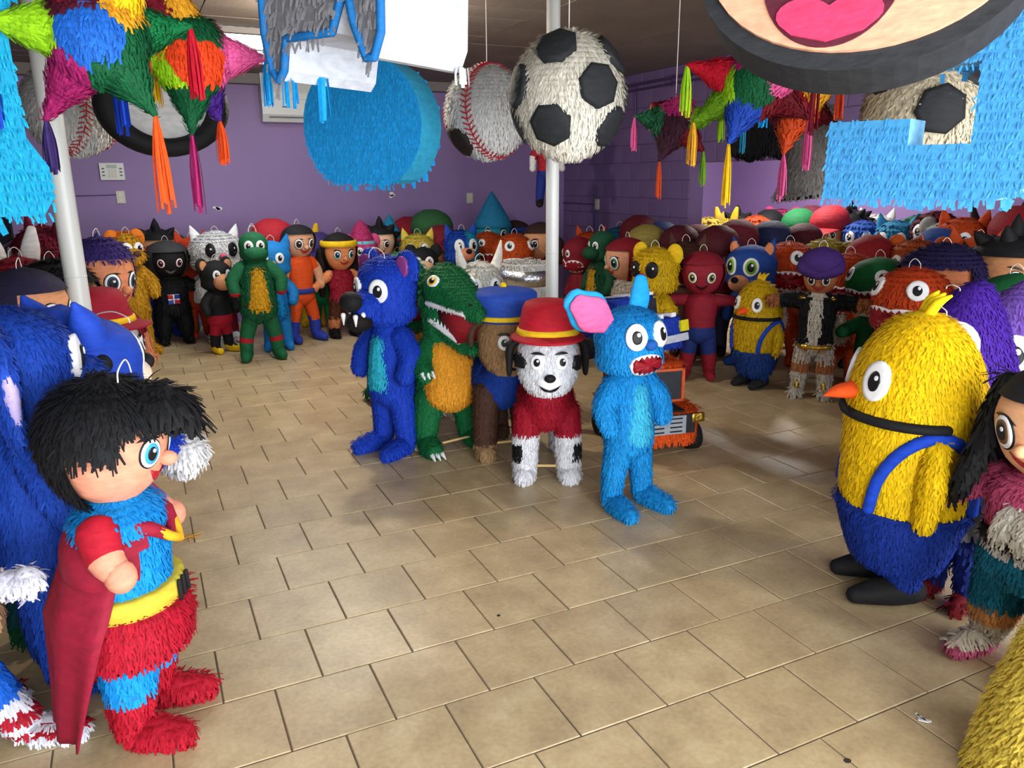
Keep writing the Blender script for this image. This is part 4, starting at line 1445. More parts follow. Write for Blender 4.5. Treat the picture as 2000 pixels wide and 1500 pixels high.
# seven pointed stars
def star(px, py, d, R, cones, coreA, label, core=None, lod=2, hangz=None):
    c = at(px, py, d)
    o = empty('star_pinata', tuple(c), heading(c, 0))
    segs = [(np.array([math.sin(math.radians(a)) * math.cos(math.radians(e)), -math.cos(math.radians(a)) * math.cos(math.radians(e)), math.sin(math.radians(e))]), C(k)) for a, e, k in coreA]
    D = np.array([s[0] for s in segs]); K = np.array([s[1] for s in segs])
    def cf(p):
        q = p / (np.linalg.norm(p, axis=1, keepdims=True) + 1e-9)
        return K[np.argmax(q @ D.T, axis=1)]
    VF = ell((0, 0, 0), R, 34, 22)
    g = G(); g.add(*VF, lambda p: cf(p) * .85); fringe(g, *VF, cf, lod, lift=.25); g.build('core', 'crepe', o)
    for az, el, ln, col, tc, tl in cones:
        a, e = math.radians(az), math.radians(el)
        dr = np.array([math.sin(a) * math.cos(e), -math.cos(a) * math.cos(e), math.sin(e)])
        pts = [dr * R * .75, dr * (R + ln * .25), dr * (R + ln * .6), dr * (R + ln)]
        VF = limb(pts, [R * .54, R * .36, R * .18, R * .05], 16, 4, cap=False)
        g = G(); g.add(*VF, C(col) * .85); fringe(g, *VF, C(col), lod, axis=-dr, lift=.28)
        co = g.build('cone', 'crepe', o)
        if tc:
            g = G(); tassel(g, dr * (R + ln * .97), tl, R * .16, tc, 26 if lod == 2 else 18, .007); g.build('tassel', 'crepe', co)
    tag(o, label, 'pinata', 'star pinatas hanging from the ceiling')
    hang(o, (0, 0, R))
    return o
star(188, 70, 2.3, .134, [(-84, 4, .13, 'lime', 'blue', .26), (60, -56, .12, 'dgreen', 'orange', .26), (-120, -50, .15, 'magenta', 'dpurple', .15), (52, 50, .12, 'yellow', None, 0), (112, 12, .15, 'green', 'red', .2), (-40, 60, .12, 'maroon', 'red', .1), (170, 0, .12, 'purple', 'pink', .1)],
     [(-10, -4, '2068c8'), (-30, 50, '5a1428'), (50, 42, 'gold'), (72, -12, 'dgreen'), (-80, 4, 'lime'), (-70, -45, 'magenta'), (30, -62, 'dgreen'), (180, 0, 'purple')],
     'star pinata with lime and green cones at the top left')
star(368, 108, 2.95, .142, [(90, 0, .125, 'pink', 'sky', .16), (-25, -82, .13, 'dgreen', 'magenta', .27), (-75, 2, .1, 'lime', 'blue', .28), (-62, 55, .12, 'maroon', 'red', .3), (-35, 72, .13, 'gold', 'yellow', .36), (150, -50, .13, 'purple', 'orange', .16), (-150, 10, .13, 'teal', 'yellow', .2)],
     [(15, 44, 'dgreen'), (14, -14, 'e8481a'), (92, 0, 'pink'), (-60, -40, 'lime'), (-70, 20, 'gold'), (0, -85, 'dgreen'), (180, 0, 'blue')],
     'star pinata with a pink cone pointing right, top left group')
star(1473, 164, 3.4, .14, [(-78, 16, .15, 'red', 'lime', .2), (-30, 74, .1, 'magenta', 'blue', .3), (50, 6, .16, 'pink', 'maroon', .24), (-42, -62, .13, '2048b0', 'yellow', .25), (-95, -30, .14, '6fa01c', 'gold', .18), (105, -30, .14, 'dred', 'pink', .2), (100, 30, .14, 'gold', 'orange', .16), (170, 10, .14, 'purple', 'sky', .2)],
     [(5, -4, 'dgreen'), (-70, -6, 'lime'), (10, 58, 'magenta'), (58, 12, 'pink'), (-40, -62, '2048b0'), (75, -40, 'dred'), (180, 0, 'red')],
     'star pinata with green core and yellow tassel, beside the face plaque', lod=2)
star(1318, 240, 5.0, .14, [(-88, 10, .11, '14603c', 'pink', .2), (-35, -58, .13, '3a1426', 'dorange', .22), (30, 50, .1, 'magenta', 'gold', .16), (75, 8, .15, '6fa01c', 'lime', .16), (60, -40, .13, 'dred', '6fa01c', .2), (150, 20, .13, 'teal', 'magenta', .2), (-140, 30, .13, 'maroon', 'gold', .16)],
     [(-60, 0, '14603c'), (0, -10, '3a1426'), (10, 45, 'magenta'), (75, 0, '6fa01c'), (180, 0, 'dred')],
     'star pinata with dark green cone and orange tassel before the block wall', lod=1)
star(1552, 205, 4.4, .14, [(-25, -72, .13, 'dorange', 'pink', .24), (60, 20, .13, 'gold', 'orange', .18), (-75, 0, .13, 'maroon', 'teal', .24), (120, -20, .13, 'dred', 'maroon', .2), (10, 60, .1, 'gold', 'red', .14)],
     [(0, 0, '8a1420'), (-60, 0, '5a1424'), (40, 40, 'gold'), (10, -50, 'dorange'), (180, 0, 'maroon')],
     'star pinata with dark red core and pink tassel by the grey bell', lod=1)
# grey bell
c = at(1592, 300, 4.9)
be = empty('bell_pinata', tuple(c), heading(c, 8))
be.rotation_euler[1] = math.radians(-8)
VF = blob([(0, 0, -.235, .2, .2), (0, 0, -.23, .255, .255), (0, 0, -.17, .225, .225), (0, 0, 0, .17, .17), (0, 0, .14, .15, .15), (0, 0, .24, .12, .12), (0, 0, .30, .06, .06), (0, 0, .32, .01, .01)], 28, 3)
g = G(); g.add(*VF, C('8a8580') * .85); fringe(g, *VF, C('8f8a86'), 1, lift=.3); g.build('shell', 'crepe', be)
g = G(); g.add(*blob([(0, 0, -.26, .1, .1), (0, 0, -.25, .245, .245), (0, 0, -.232, .25, .25), (0, 0, -.228, .2, .2)], 28, 1), C('141210')); g.build('rim', 'paper', be)
tag(be, 'grey fringed bell with a dark rim hanging left of the numeral', 'pinata')
hang(be, (0, 0, .3))
# black figure heads hanging in the shade
for (px, py, lab) in ((1468, 250, 'black round-headed pinata with one pale oval eye, left of two'), (1532, 250, 'black round-headed pinata with one pale oval eye, right of two')):
    c = at(px, py, 5.6 if px < 1500 else 6.0)
    o = empty('hanging_head_pinata', tuple(c), heading(c, 0))
    VF = blob([(0, 0, -.2, .06, .06), (0, 0, -.16, .13, .12), (0, 0, 0, .145, .13), (0, 0, .14, .12, .11), (0, 0, .2, .04, .04)], 20, 3)
    g = G(); g.add(*VF, C('121214')); fringe(g, *VF, C('151518'), 1, lift=.2); g.build('shell', 'crepe', o)
    g = G(); decal(g, bvh_of(VF), (0, 0, .07), 0, 0, ellipse(.032, .045, 16), 'c9c9c6', .016); g.build('eye', 'paint', o)
    hang(o, (0, 0, .2))
    tag(o, lab, 'pinata')

# ================================================================== the pinatas standing on the floor
# ---- foreground left: caped boy in profile
f = Fig('boy_pinata', 'black-haired boy in red cape and blue fringed shirt, standing front left', 262, 2.02, 750, 66, 2, base=gnd(292, 1412))
H = f.H
r = kid(f, 'e2967a', '1b1b1e', 'crop', '1597e6', 'b5122c', 'b8142c', 'stub', .285, .33, .08, belt=None, sleeve=.55, armfr=0, slcol='b0162c', fr=(0, 1, 1, 1), eye='3fa4dc', hairL=.045, foot=.13, eyeR=.03, hand='e2967a',
        legz=zones('1597e6', (.17, 'b8142c')), topz=zones('1597e6', (.42, 'b5122c')), mouthc='b01e2c', fat=1.25)
# hair tuft standing off the forehead
f.part('hair_tuft', [limb([(0, -.11, .94), (0, -.17, .935), (0, -.215, .90)], [.065, .055, .025], 14, 3, asp=.75)], '1b1b1e', 1, r['head'], L=.055, w=.011)
f.part('belt', blob([(0, 0, .40, .14, .125), (0, 0, .402, .158, .138), (0, 0, .452, .156, .136), (0, 0, .454, .14, .12)], 26, 1), 'c9b63a', 0, r['torso'])
f.part('buckle', [limb([(x, -.137 - .006, .402), (x * .9, -.137 - .004, .452)], [.006, .006], 6, 1) for x in (-.03, 0, .03)], 'black', 0, r['torso'])
f.part('skirt', blob([(0, 0, .27, .15, .13), (0, 0, .28, .165, .145), (0, 0, .34, .165, .145), (0, 0, .405, .15, .13), (0, 0, .41, .1, .1)], 24, 2), 'b5122c', 1, r['torso'])
# cape sheet from the shoulders to the floor behind
nu_, nv_ = 26, 20
V = []
for j in range(nv_):
    t_ = j / (nv_ - 1)
    w_ = math.radians(112 - 50 * t_)
    for i in range(nu_):
        a = (i / (nu_ - 1) - .5) * 2 * w_
        rad = .105 + .085 * min(1, t_ * 2.4) + .01 * t_ + .012 * math.sin(i * 1.3 + 2 * t_) * t_
        V.append((math.sin(a) * rad, math.cos(a) * rad * (1 + .1 * t_), .66 - .60 * t_ - .03 * abs(a) * (1 - t_)))
V = np.array(V)
i, j = np.meshgrid(np.arange(nu_ - 1), np.arange(nv_ - 1))
i, j = i.ravel(), j.ravel()
Q = np.stack([j * nu_ + i, j * nu_ + i + 1, (j + 1) * nu_ + i + 1, (j + 1) * nu_ + i], 1)
g = G(); g.add(V * H, Q, C('8e1730')); cp = g.build('cape', 'paper', f.root)
cp.modifiers.new('thickness', 'SOLIDIFY').thickness = .006
def mh(p):
    a = np.degrees(np.abs(np.arctan2(p[:, 0], -p[:, 1])))
    return (a < 34 + (.66 - p[:, 2]) * 160) | (p[:, 2] < .5)
f.part('cape_mantle', blob([(0, .01, .49, .165, .115), (0, .01, .54, .178, .13), (0, .01, .60, .16, .125), (0, .01, .64, .11, .10), (0, .0, .675, .07, .07), (0, 0, .69, .06, .06)], 30, 3), '8e1730', 0, r['torso'], hole=mh)
f.part('collar', limb([(-.10, -.02, .645), (-.06, -.10, .62), (0, -.125, .575), (.06, -.10, .62), (.10, -.02, .645)], [.022, .02, .014, .02, .022], 8, 3), '8e1730', 0, r['torso'])
f.part('neck_trim', limb([(-.05, -.115, .61), (0, -.145, .565), (.05, -.115, .61)], [.012, .014, .012], 8, 2), 'd8a824', 0, r['torso'])
f.loop((.02, -.06, 1.0), .05, .1)

# ---- foreground left: blue spiky figure behind the boy
f = Fig('spiky_figure_pinata', 'blue smooth-headed spiky figure with white glove, behind the caped boy', 240, 2.55, 622, 118, 2, base=gnd(235, 1225))
r = critter(f, '1f45b4', None, None, None, None, .36, .3, 'black', 'f0d8c0', 'black', .05, 1.3, 'smile', 'fwd', zones('1c3fc0', (.1, 'b01326')), None, (0, 1, 1, 1), None, None, .08, .16, armz='1c3fc0', sn=(.08, .05, .05))
for k, (y, z, l) in enumerate(((.1, .96, .13), (.16, .86, .2), (.14, .76, .18))):
    f.part('spike', limb([(0, y - .06, z - .02), (0, y + l * .5, z), (0, y + l, z + (.06 if k == 0 else -.02))], [.1, .06, .006], 12, 3), '1f45b4', 0, r['head'])
for s in (-1, 1):
    f.part('spike', limb([(s * .1, .02, .94), (s * .125, .04, 1.0), (s * .13, .06, 1.05)], [.06, .042, .01], 10, 3), '1f45b4', 0, r['head'])
for s in (-1, 1):
    f.part('glove', ell((s * .155, -.19, .555), (.065, .07, .065), 16, 10), 'white', 1, lift=.6)
f.loop((0, -.12, .97), .03, .16)
# ---- foreground left: fuzzy blue bear with lilac ear
f = Fig('bear_pinata', 'fuzzy royal blue bear with lilac inner ears at the left edge', 2, 2.3, 600, 100, 2)
r = critter(f, '1d49b4', '1670b0', None, 'b9a9dc', None, .3, .3, 'black', '1d49b4', 'black', .045, 1.2, 'smile', 'down', None, None, (1, 1, 1, 1))
for s_ in (-1, 1):
    e_, _v = f.part('ear', limb([(s_ * .1, .05, .96), (s_ * .17, .06, .9), (s_ * .19, .05, .74)], [.03, .06, .035], 12, 3, asp=.5), '1d49b4', 1, r['head'])
    f.part('inner_ear', limb([(s_ * .19, .05, .92), (s_ * .215, .05, .85), (s_ * .215, .045, .77)], [.012, .03, .015], 10, 3, asp=.6), 'b9a9dc', 0, e_)
f = Fig('bear_pinata', 'navy blue fringed bear standing behind the caped boy', 128, 2.35, 790, 40, 2, h=.82)
critter(f, '153a92', None, 'cat', None, None, .34, .32, 'black', None, 'black', .04, 1.2, 'smile', 'down', None, None, (1, 1, 1, 1))
f = Fig('doll_pinata', 'small doll in teal with cream trim at the left edge', 0, 2.6, 770, 40, 1)
kid(f, 'e9c9a6', 'maroon', 'bowl', '12606a', '0f4a52', 'dgreen', 'down', .22, .28, fr=(0, 1, 1, 1), band='cream')
# ---- sock-footed kid cut off by the left edge
f = Fig('kid_pinata', 'kid in blue trousers with red striped white socks, cut by left edge', -20, 1.83, 900, 62, 2, base=gnd(-45, 1425), h=.99)
kid(f, 'e8b98c', 'brown', 'bowl', 'e8b98c', '1b67d8', 'white', 'reach', .3, .34, .085, sleeve=.78, fr=(0, 1, 1, 1), foot=.13,
    legz=zones('e6b88a', (.05, 'e6e6f2'), (.075, 'b0162c'), (.105, 'e6e6f2'), (.135, 'b0162c'), (.17, 'e6e6f2'), (.29, '1b67d8')), hand='e6e6f4', armfr=2, slcol='e6b88a', topz=zones('e6b88a', ), legpose=((.0, -.2), (0, .05)), fat=1.3)
# ---- children's faces and heads behind, left
LG = 'pinatas crowded by the left pole'
f = Fig('kid_pinata', 'boy with smooth dark hair and big blue eye behind the fuzzy blue bear', 40, 3.7, 528, 58, 1, LG)
kid(f, 'e09a6e', '241f3a', 'bowl', 'dpurple', 'navy', 'black', 'down', .3, .32, fr=(0, 0, 1, 1), eye='2f6fb0', mood=-1, eyeR=.04)
f = Fig('kid_pinata', 'purple-haired boy with a stern eye right of the left pole', 190, 4.7, 466, 42, 1, LG)
kid(f, 'd98a62', '3f2f78', 'mop', 'maroon', 'navy', 'black', 'down', .27, .36, fr=(0, 1, 1, 1), eye='2a3f58', mood=1, eyeR=.034)
f = Fig('dog_pinata', 'white dog in a glossy red hat with yellow band, by the left pole', 178, 3.75, 562, 68, 1, LG)
dog(f, 'ecebe6', 'maroon', '96142a', 'e8b81c', None, 'ecebe6', None, 1, eye='black', rods=False)
f = Fig('lion_pinata', 'small yellow lion with orange mane behind the purple-haired boy', 243, 7.4, 455, 25, 1, LG)
r = critter(f, 'd29a20', 'd29a20', 'round', None, 'd2701c', .24, .28, 'brown', 'd29a20', 'black', .045, 1.1, 'smile', 'down')
f.part('mane', [ell((math.cos(a) * .115, .03, .87 + math.sin(a) * .11), (.045, .045, .045), 10, 7) for a in np.linspace(0, 6.28, 11)[:-1]], 'd2601a', 1, r['head'])
f = Fig('horse_pinata', 'maroon fringed horse head piece against the mesh screen', 80, 5.3, 440, -60, 1, LG)
critter(f, '7a1c34', None, 'cat', None, None, .32, .34, 'black', '7a1c34', 'black', .04, 1.2, 'smile', 'down')
f = Fig('rabbit_pinata', 'dark red rabbit with thin white ears left of the pole', 28, 4.7, 500, 10, 1, LG)
critter(f, '8a1a2c', None, 'rabbit', None, 'c8c4c2', .3, .34, 'black', None, 'black', .04, 1.2, 'smile', 'down')
f = Fig('kid_pinata', 'black-haired kid crouched low just left of the pole', 98, 4.0, 512, 20, 1, LG)
kid(f, 'c98a60', 'black', 'mop', 'black', 'brown', 'black', 'down', .36, .38, fr=(0, 1, 1, 1))

# ---- back wall crowd, left half
BG = 'pinatas lined up along the back wall'
f = Fig('hooded_figure_pinata', 'black robed figure with hooded helmet and small flag patch', 322, 7.9, 472, 8, 1, BG)
r = kid(f, '161618', None, None, '141416', '141416', '101012', 'out', .38, .36, .1, fr=(0, 0, 1, 1), eye='8a1c24', brow=False, hood='3a3a3c', hand='141416', fat=1.45, foot=.07, mouthc='77777c', nose=False)
bt = bvh_of(r['tv'])
for k, (u, v, c) in enumerate(((-.028, .024, 'b01c30'), (.028, .024, '1c3c9c'), (-.028, -.024, '1c3c9c'), (.028, -.024, 'b01c30'))):
    f.cut('flag_patch', bt, (0, 0, .46), 0, 0, [(-.022, -.02), (.022, -.02), (.022, .02), (-.022, .02)], c, True, r['torso'], .004, shift=(u, v))
f.cut('flag_cross', bt, (0, 0, .46), 0, 0, [(-.05, -.046), (.05, -.046), (.05, .046), (-.05, .046)], 'white', True, r['torso'])
f = Fig('kid_pinata', 'black spiky-haired kid behind the hooded black figure', 303, 8.35, 448, 5, 0, BG)
kid(f, 'd9a07c', 'black', 'spiky', 'orange', 'blue', 'blue', 'out', .34, .36, fr=(0, 0, 0, 0))
f = Fig('parrot_pinata', 'green fringed bird head beside the spiky black hair', 343, 8.2, 458, -20, 1, BG)
critter(f, '1c7a44', None, None, None, None, .3, .34, 'gold', None, 'black', .04, 1.2, None, 'down')
f = Fig('fox_pinata', 'red and orange fox behind the white cat', 372, 8.2, 462, 20, 1, BG)
critter(f, 'c03c1c', 'white', 'cat', None, None, .32, .34, 'black', 'white', 'black', .04, 1.2, 'smile', 'down', fr=(0, 0, 0, 0))
f = Fig('cat_pinata', 'white fringed cat with black oval eyes on the back row', 418, 8.0, 452, 14, 1, BG)
critter(f, 'e8e8ea', 'white', 'cat', None, None, .46, .36, 'rose', None, 'black', .04, 1.5, None, 'down', zones('maroon', (.1, 'white')), 'maroon', whisk=True, eyewhite=False)
f = Fig('bear_pinata', 'black bear with tan face, red shorts and yellow shoes', 418, 7.5, 508, 30, 1, BG)
critter(f, '18181a', None, 'round', 'tan', None, .34, .34, 'black', 'c98e68', 'black', .04, 1.3, 'smile', 'down', zones('18181a', (.07, 'f0c41a'), (.2, '18181a'), (.5, 'a8142c')), zones('18181a', (.42, 'a8142c')), (0, 0, 0, 0), fat=1.1, foot=.12, sn=(.11, .09, .09))
f = Fig('frog_pinata', 'green frog figure with fringed yellow chest and red knee bands', 492, 7.16, 452, 6, 1, BG)
r = critter(f, '17603c', 'd9a21e', None, None, None, .22, .24, None, '17603c', 'black', .035, 1.2, 'smile', 'down', zones('17603c', (.13, '17603c'), (.18, 'a81c2c')), None, (0, 1, 0, 0), fat=1.15, stance=.11, sn=(.09, .07, .05), armz=zones('17603c', (.545, 'a81c2c')))
f.part('belt', blob([(0, 0, .43, .128, .115), (0, 0, .432, .14, .13), (0, 0, .462, .14, .13), (0, 0, .464, .12, .12)], 18, 1), '3a2018', 0, r['torso'])
f.loop((0, -.02, 1.0))
f = Fig('bird_pinata', 'bright blue feathered figure hidden behind the green frog', 528, 7.6, 470, 0, 1, BG)
critter(f, '1878c0', 'sky', 'cat', None, None, .34, .34, 'gold', None, 'black', .04, 1.2, 'smile', 'down', fr=(0, 1, 0, 0))
f = Fig('kid_pinata', 'boy in a plain red cap behind the green frog', 532, 8.2, 448, 10, 0, BG)
kid(f, 'd9986c', 'brown', 'bowl', 'blue', 'blue', 'brown', 'down', .36, .36, cap='a8202c', fr=(0, 0, 0, 0))
f = Fig('kid_pinata', 'boy in orange tunic with blue belt and tall blue boots', 580, 8.05, 440, 28, 1, BG)
kid(f, 'd6a080', '1a1a1e', 'bowl', 'd9501c', 'd9501c', '2a3ea8', 'down', .27, .28, .1, belt='2c3a8c', sleeve=.3, fr=(0, 0, 0, 0), mood=1, shoe_z=.2, foot=.12)
f = Fig('rabbit_pinata', 'yellow rabbit with upright ears behind the orange tunic boy', 600, 8.9, 462, 0, 1, BG)
critter(f, 'e0b420', None, 'rabbit', None, None, .32, .34, 'brown', None, 'black', .04, 1.2, 'smile', 'down', fr=(0, 0, 0, 0))
f = Fig('elf_pinata', 'elf in green with dark hat between tunic boy and girl', 622, 8.6, 470, 0, 0, BG)
kid(f, 'd9a07c', 'black', 'bowl', 'green', 'green', 'brown', 'down', .3, .34, cap='3a2f6a', fr=(0, 0, 0, 0))
f = Fig('girl_pinata', 'girl with yellow headband, red top and brown fringed skirt', 660, 8.25, 456, 20, 1, BG)
kid(f, 'd98a58', '1c1614', 'long', 'a01c34', '5a3020', '1a1614', 'out', .32, .36, .09, band='e8bc1c', sleeve=.1, fr=(0, 0, 1, 1), eye='3f7f9c', legz=zones('5a3020', (.1, '1a1614'), (.2, 'd98a58')), fat=1.1)
f = Fig('monster_pinata', 'pink fuzzy monster with tall cone of hair and light blue band', 706, 8.5, 462, 18, 1, BG)
r = critter(f, 'd4508a', None, 'round', None, None, .34, .34, 'e078a4', None, 'black', .036, 1.2, 'smile', 'out')
f.part('cone_hair', blob([(0, 0, .93, .12, .12), (0, 0, 1.0, .11, .11), (0, .01, 1.1, .07, .07), (0, .02, 1.17, .01, .01)], 16, 2), 'c43a74', 1, r['head'])
f.part('hair_band', blob([(0, 0, .92, .13, .13), (0, 0, .925, .15, .145), (0, 0, .955, .14, .135), (0, 0, .957, .12, .12)], 18, 1), '6fc8d8', 0, r['head'])
f = Fig('kid_pinata', 'pale boy with ragged black hair right of the pink monster', 741, 9.0, 440, 0, 0, BG)
kid(f, 'e8bfa0', 'black', 'spiky', 'orange', 'orange', 'blue', 'down', .3, .34, fr=(0, 0, 0, 0), mood=1)
f = Fig('gnome_pinata', 'gnome in a teal pointed hat next to the pale boy', 762, 9.2, 470, 0, 0, BG, h=1.02)
kid(f, 'd9986c', 'orange', 'bowl', 'orange', 'blue', 'brown', 'down', .34, .36, hat='cone', cape='1f7fa6', fr=(0, 0, 0, 0))
f = Fig('kid_pinata', 'boy in dark red cap behind the yellow star-eared cat', 798, 9.2, 440, 8, 0, BG)
kid(f, 'c98860', 'brown', 'bowl', 'maroon', 'navy', 'brown', 'down', .34, .36, cap='8a1a2a', fr=(0, 0, 0, 0))
f = Fig('cat_pinata', 'yellow fringed cat behind the dark-eared bear, mid back row', 815, 8.8, 456, 0, 1, BG)
critter(f, 'd4bc4a', None, 'cat', None, None, .36, .34, 'black', None, 'black', .04, 1.2, 'smile', 'down')
f = Fig('kid_pinata', 'boy in a deep green cap, top of the middle back row', 843, 9.4, 428, 14, 0, BG)
kid(f, 'c98860', 'brown', 'bowl', 'green', 'navy', 'brown', 'down', .38, .36, cap='2c5a34', fr=(0, 0, 0, 0))
f = Fig('kid_pinata', 'boy in a small wine red cap behind black bear', 862, 9.0, 456, 14, 0, BG)
kid(f, 'c98860', 'brown', 'bowl', 'maroon', 'navy', 'brown', 'down', .34, .34, cap='7a1a28', fr=(0, 0, 0, 0))
f = Fig('bear_pinata', 'black round-eared bear with peach snout behind the green dinosaur', 826, 8.3, 482, 0, 1, BG)
critter(f, '141416', None, 'round', None, None, .34, .36, 'black', 'd9a888', 'black', .05, 1.2, 'smile', 'down', fr=(0, 0, 0, 0), sn=(.13, .09, .1))
f = Fig('puppy_pinata', 'puppy half royal blue half turquoise with big eye', 900, 8.8, 448, 20, 1, BG)
critter(f, '1a48b0', '2fb4cc', 'cat', None, None, .36, .36, 'black', 'd98a6a', 'black', .05, 1.35, 'smile', 'down', headz=lambda p: np.where((p[:, 0] > .02)[:, None], C('24a4c4'), C('1a48b0')))
f = Fig('gnome_pinata', 'gnome in a teal hood, tallest by the white pole', 962, 9.6, 416, 10, 0, BG)
kid(f, '1f8a9c', None, None, '1c7a9c', 'teal', 'teal', 'down', .36, .36, hat='cone', cape='1c6f96', fr=(0, 0, 0, 0))
f = Fig('dinosaur_pinata', 'orange toothy dinosaur in front of the teal hooded gnome', 952, 9.2, 452, 20, 1, BG)
finhead(f, 'cf5420', 'cream', (1, 1, 0, 0), eyeR=.04, maz=20)
f = Fig('kid_pinata', 'dark-haired boy with blue band behind the toothy orange dinosaur', 1005, 9.2, 432, 10, 0, BG)
kid(f, 'b5704c', '3a241c', 'mop', 'blue', 'navy', 'black', 'down', .36, .34, band='1c3a8c', fr=(0, 0, 0, 0))
f = Fig('dinosaur_pinata', 'orange dinosaur with wide toothy mouth left of white pole', 1003, 8.5, 456, 28, 1, BG)
finhead(f, 'd4561f', 'cream', (1, 1, 0, 0), eyeR=.05, maz=28, mw=.15)
f = Fig('girl_pinata', 'girl with short dark hair half hidden by the white pole', 1056, 8.9, 436, -45, 0, BG)
kid(f, 'd99a70', '3a2420', 'bob', 'red', 'navy', 'black', 'down', .34, .36, fr=(0, 0, 0, 0))
f = Fig('drum_pinata', 'white fringed drum with silver band beside the white pole', 1028, 6.6, 512, 0, 1)
f.part('drum_shell', blob([(0, 0, .0, .2, .2), (0, 0, .01, .22, .22), (0, 0, .3, .22, .22), (0, 0, .82, .22, .22), (0, 0, .99, .22, .22), (0, 0, 1.0, .2, .2)], 26, 1), 'd8d8d6', 1)
f.part('silver_band', blob([(0, 0, .80, .2, .2), (0, 0, .802, .236, .236), (0, 0, .94, .236, .236), (0, 0, .942, .2, .2)], 28, 1), one * .7, 0, None, None, 'foil_silver')

# ---- middle group
f = Fig('bear_pinata', 'royal blue bear with turquoise belly and black nose, middle group', 752, 4.58, 498, -46, 2)
r = critter(f, '1a44c4', '2cb4cc', 'round', '8a3c80', None, .3, .36, None, '1a44c4', 'black', .045, 1.25, None, 'down', None, None, (1, 1, 1, 1), None, None, .075, .15, sn=(.085, .09, .08), snz=.36, eyeaz=30)
f.part('nose', ell((0, -.235, .80), (.06, .05, .05), 16, 10), 'black', 0, r['head'])
f.part('mouth', ell((0, -.19, .70), (.065, .07, .05), 14, 9), '14100f', 0, r['head'])
for s in (-1, 1):
    for y, z in ((-.25, .735), (-.2, .74)):
        f.part('fang', limb([(s * .042, y, z), (s * .042, y, z - .045)], [.013, .003], 7, 1), 'white', 0, r['head'])
f.loop((0, -.06, .99), .06, .1)
f = Fig('dinosaur_pinata', 'green dinosaur with fringed orange-yellow belly, front of middle group', 872, 4.58, 516, 27, 2)
r = dino(f, '15703e', 'eba22c', gap=20, hlen=.3)
f.part('wooden_rod', limb([(-.1, -.04, .06), (.12, -.03, .065)], [.007, .007], 8, 1), one * .4, 0, None, None, 'wood_stick')
f = Fig('dinosaur_pinata', 'second green dinosaur mostly hidden behind the royal blue bear', 782, 5.25, 494, 30, 1)
dino(f, '14683a', 'd8922a', hlen=.26)
f = Fig('goat_pinata', 'white horned goat in a maroon sweater and grey trousers', 936, 5.4, 510, 16, 1)
r = critter(f, 'dad8d0', None, 'horn', None, 'e6e2d6', .3, .32, None, None, 'black', .036, 1.2, None, 'down', zones('8f8d8c', (.08, '6e1430')), zones('6e1430', (.34, '8f8d8c')), (1, 1, 1, 1), armz='6e1430', fat=1.15)
f = Fig('dog_pinata', 'brown dog in a blue cap with yellow band, left of spotted dog', 1003, 4.62, 545, 20, 2, base=gnd(985, 890))
dog(f, '5c4030', '1c44a4', '2448a8', 'e8c420', zones('54392c', (.11, 'a8865e')), 'a8845c', None, 1, eye='black', muzzle='b8946a', earc='4a3024', hatstyle='cap', bodylen=.36)
f = Fig('dog_pinata', 'white spotted dog in a red vest and red hat, facing front', 1070, 4.05, 583, 4, 2, base=gnd(1072, 955) + np.array([.05, .12, 0]))
def dl(p):
    k = C('ecedf2')[None].repeat(len(p), 0)
    k[p[:, 2] > .285] = C('a8142c')
    a = (np.abs(p[:, 2] - .19) < .045) & (p[:, 0] > .135)
    b = (np.abs(p[:, 2] - .19) < .045) & (p[:, 0] < -.135)
    k[a | b] = C('1a1a1c')
    return k
r = dog(f, 'ecedf2', 'a8142c', 'bc1c2c', 'f0c020', dl, 'eceef4', [(68, 2, .05), (-70, 6, .05)], 1, eye='black', earc='1a1a1c')
f = Fig('rabbit_pinata', 'light blue rabbit with a pink ear and open toothy mouth', 1212, 3.66, 600, 38, 2, base=gnd(1226, 987))
f.root.rotation_euler[1] = math.radians(-1.5)
r = critter(f, '1a98e2', '45c4ec', None, None, None, .33, .33, '1c5cb0', None, 'black', .048, 1.2, None, 'down', None, None, (1, 1, 1, 1), None, None, .085, .17, snz=.44, eyez=.6, fat=1.0)
f.mouth_bite(r['bv'], (0, 0, .755), -4, 0, .085, .05, 6, True, r['head'])
e1, v1 = f.part('ear', limb([(.06, .03, .95), (.09, .04, 1.03), (.10, .05, 1.1)], [.05, .055, .04], 14, 3, asp=.45), '1a98e2', 0, r['head'])
e2, v2 = f.part('ear', limb([(-.12, .02, .93), (-.23, .0, 1.0), (-.31, -.01, 1.06)], [.05, .1, .06], 16, 3, asp=.35), '2aa4e6', 0, r['head'])
f.part('inner_ear', limb([(-.13, -.025, .925), (-.23, -.04, .99), (-.305, -.04, 1.045)], [.035, .085, .05], 16, 3, asp=.25), 'e8669e', 0, e2)

# ---- orange truck and blue car in the middle group
f = Fig('truck_pinata', 'orange fringed truck with black windshield and silver grille', 1270, 4.75, 712, 26, 2, base=gnd(1318, 893) + np.array([.0, .27, 0]), h=.53)
W = .34 / .62 * .9
def bxs(c, s):
    return box(c, s)
def rbox(c, s, n=5, e=5.0):
    c, s = np.array(c, float), np.array(s, float)
    return blob([(c[0], c[1], c[2] - s[2] / 2, s[0] / 2 * .9, s[1] / 2 * .9), (c[0], c[1], c[2] - s[2] * .46, s[0] / 2, s[1] / 2), (c[0], c[1], c[2] + s[2] * .46, s[0] / 2, s[1] / 2), (c[0], c[1], c[2] + s[2] / 2, s[0] / 2 * .9, s[1] / 2 * .9)], 36, 1, e)
bo, bv0 = f.part('body', rbox((0, .1, .34), (.72, 1.1, .38)), 'ea5a1c', 1)
cb, cv = f.part('cab', rbox((0, .22, .75), (.66, .6, .5)), 'ea5a1c', 1)
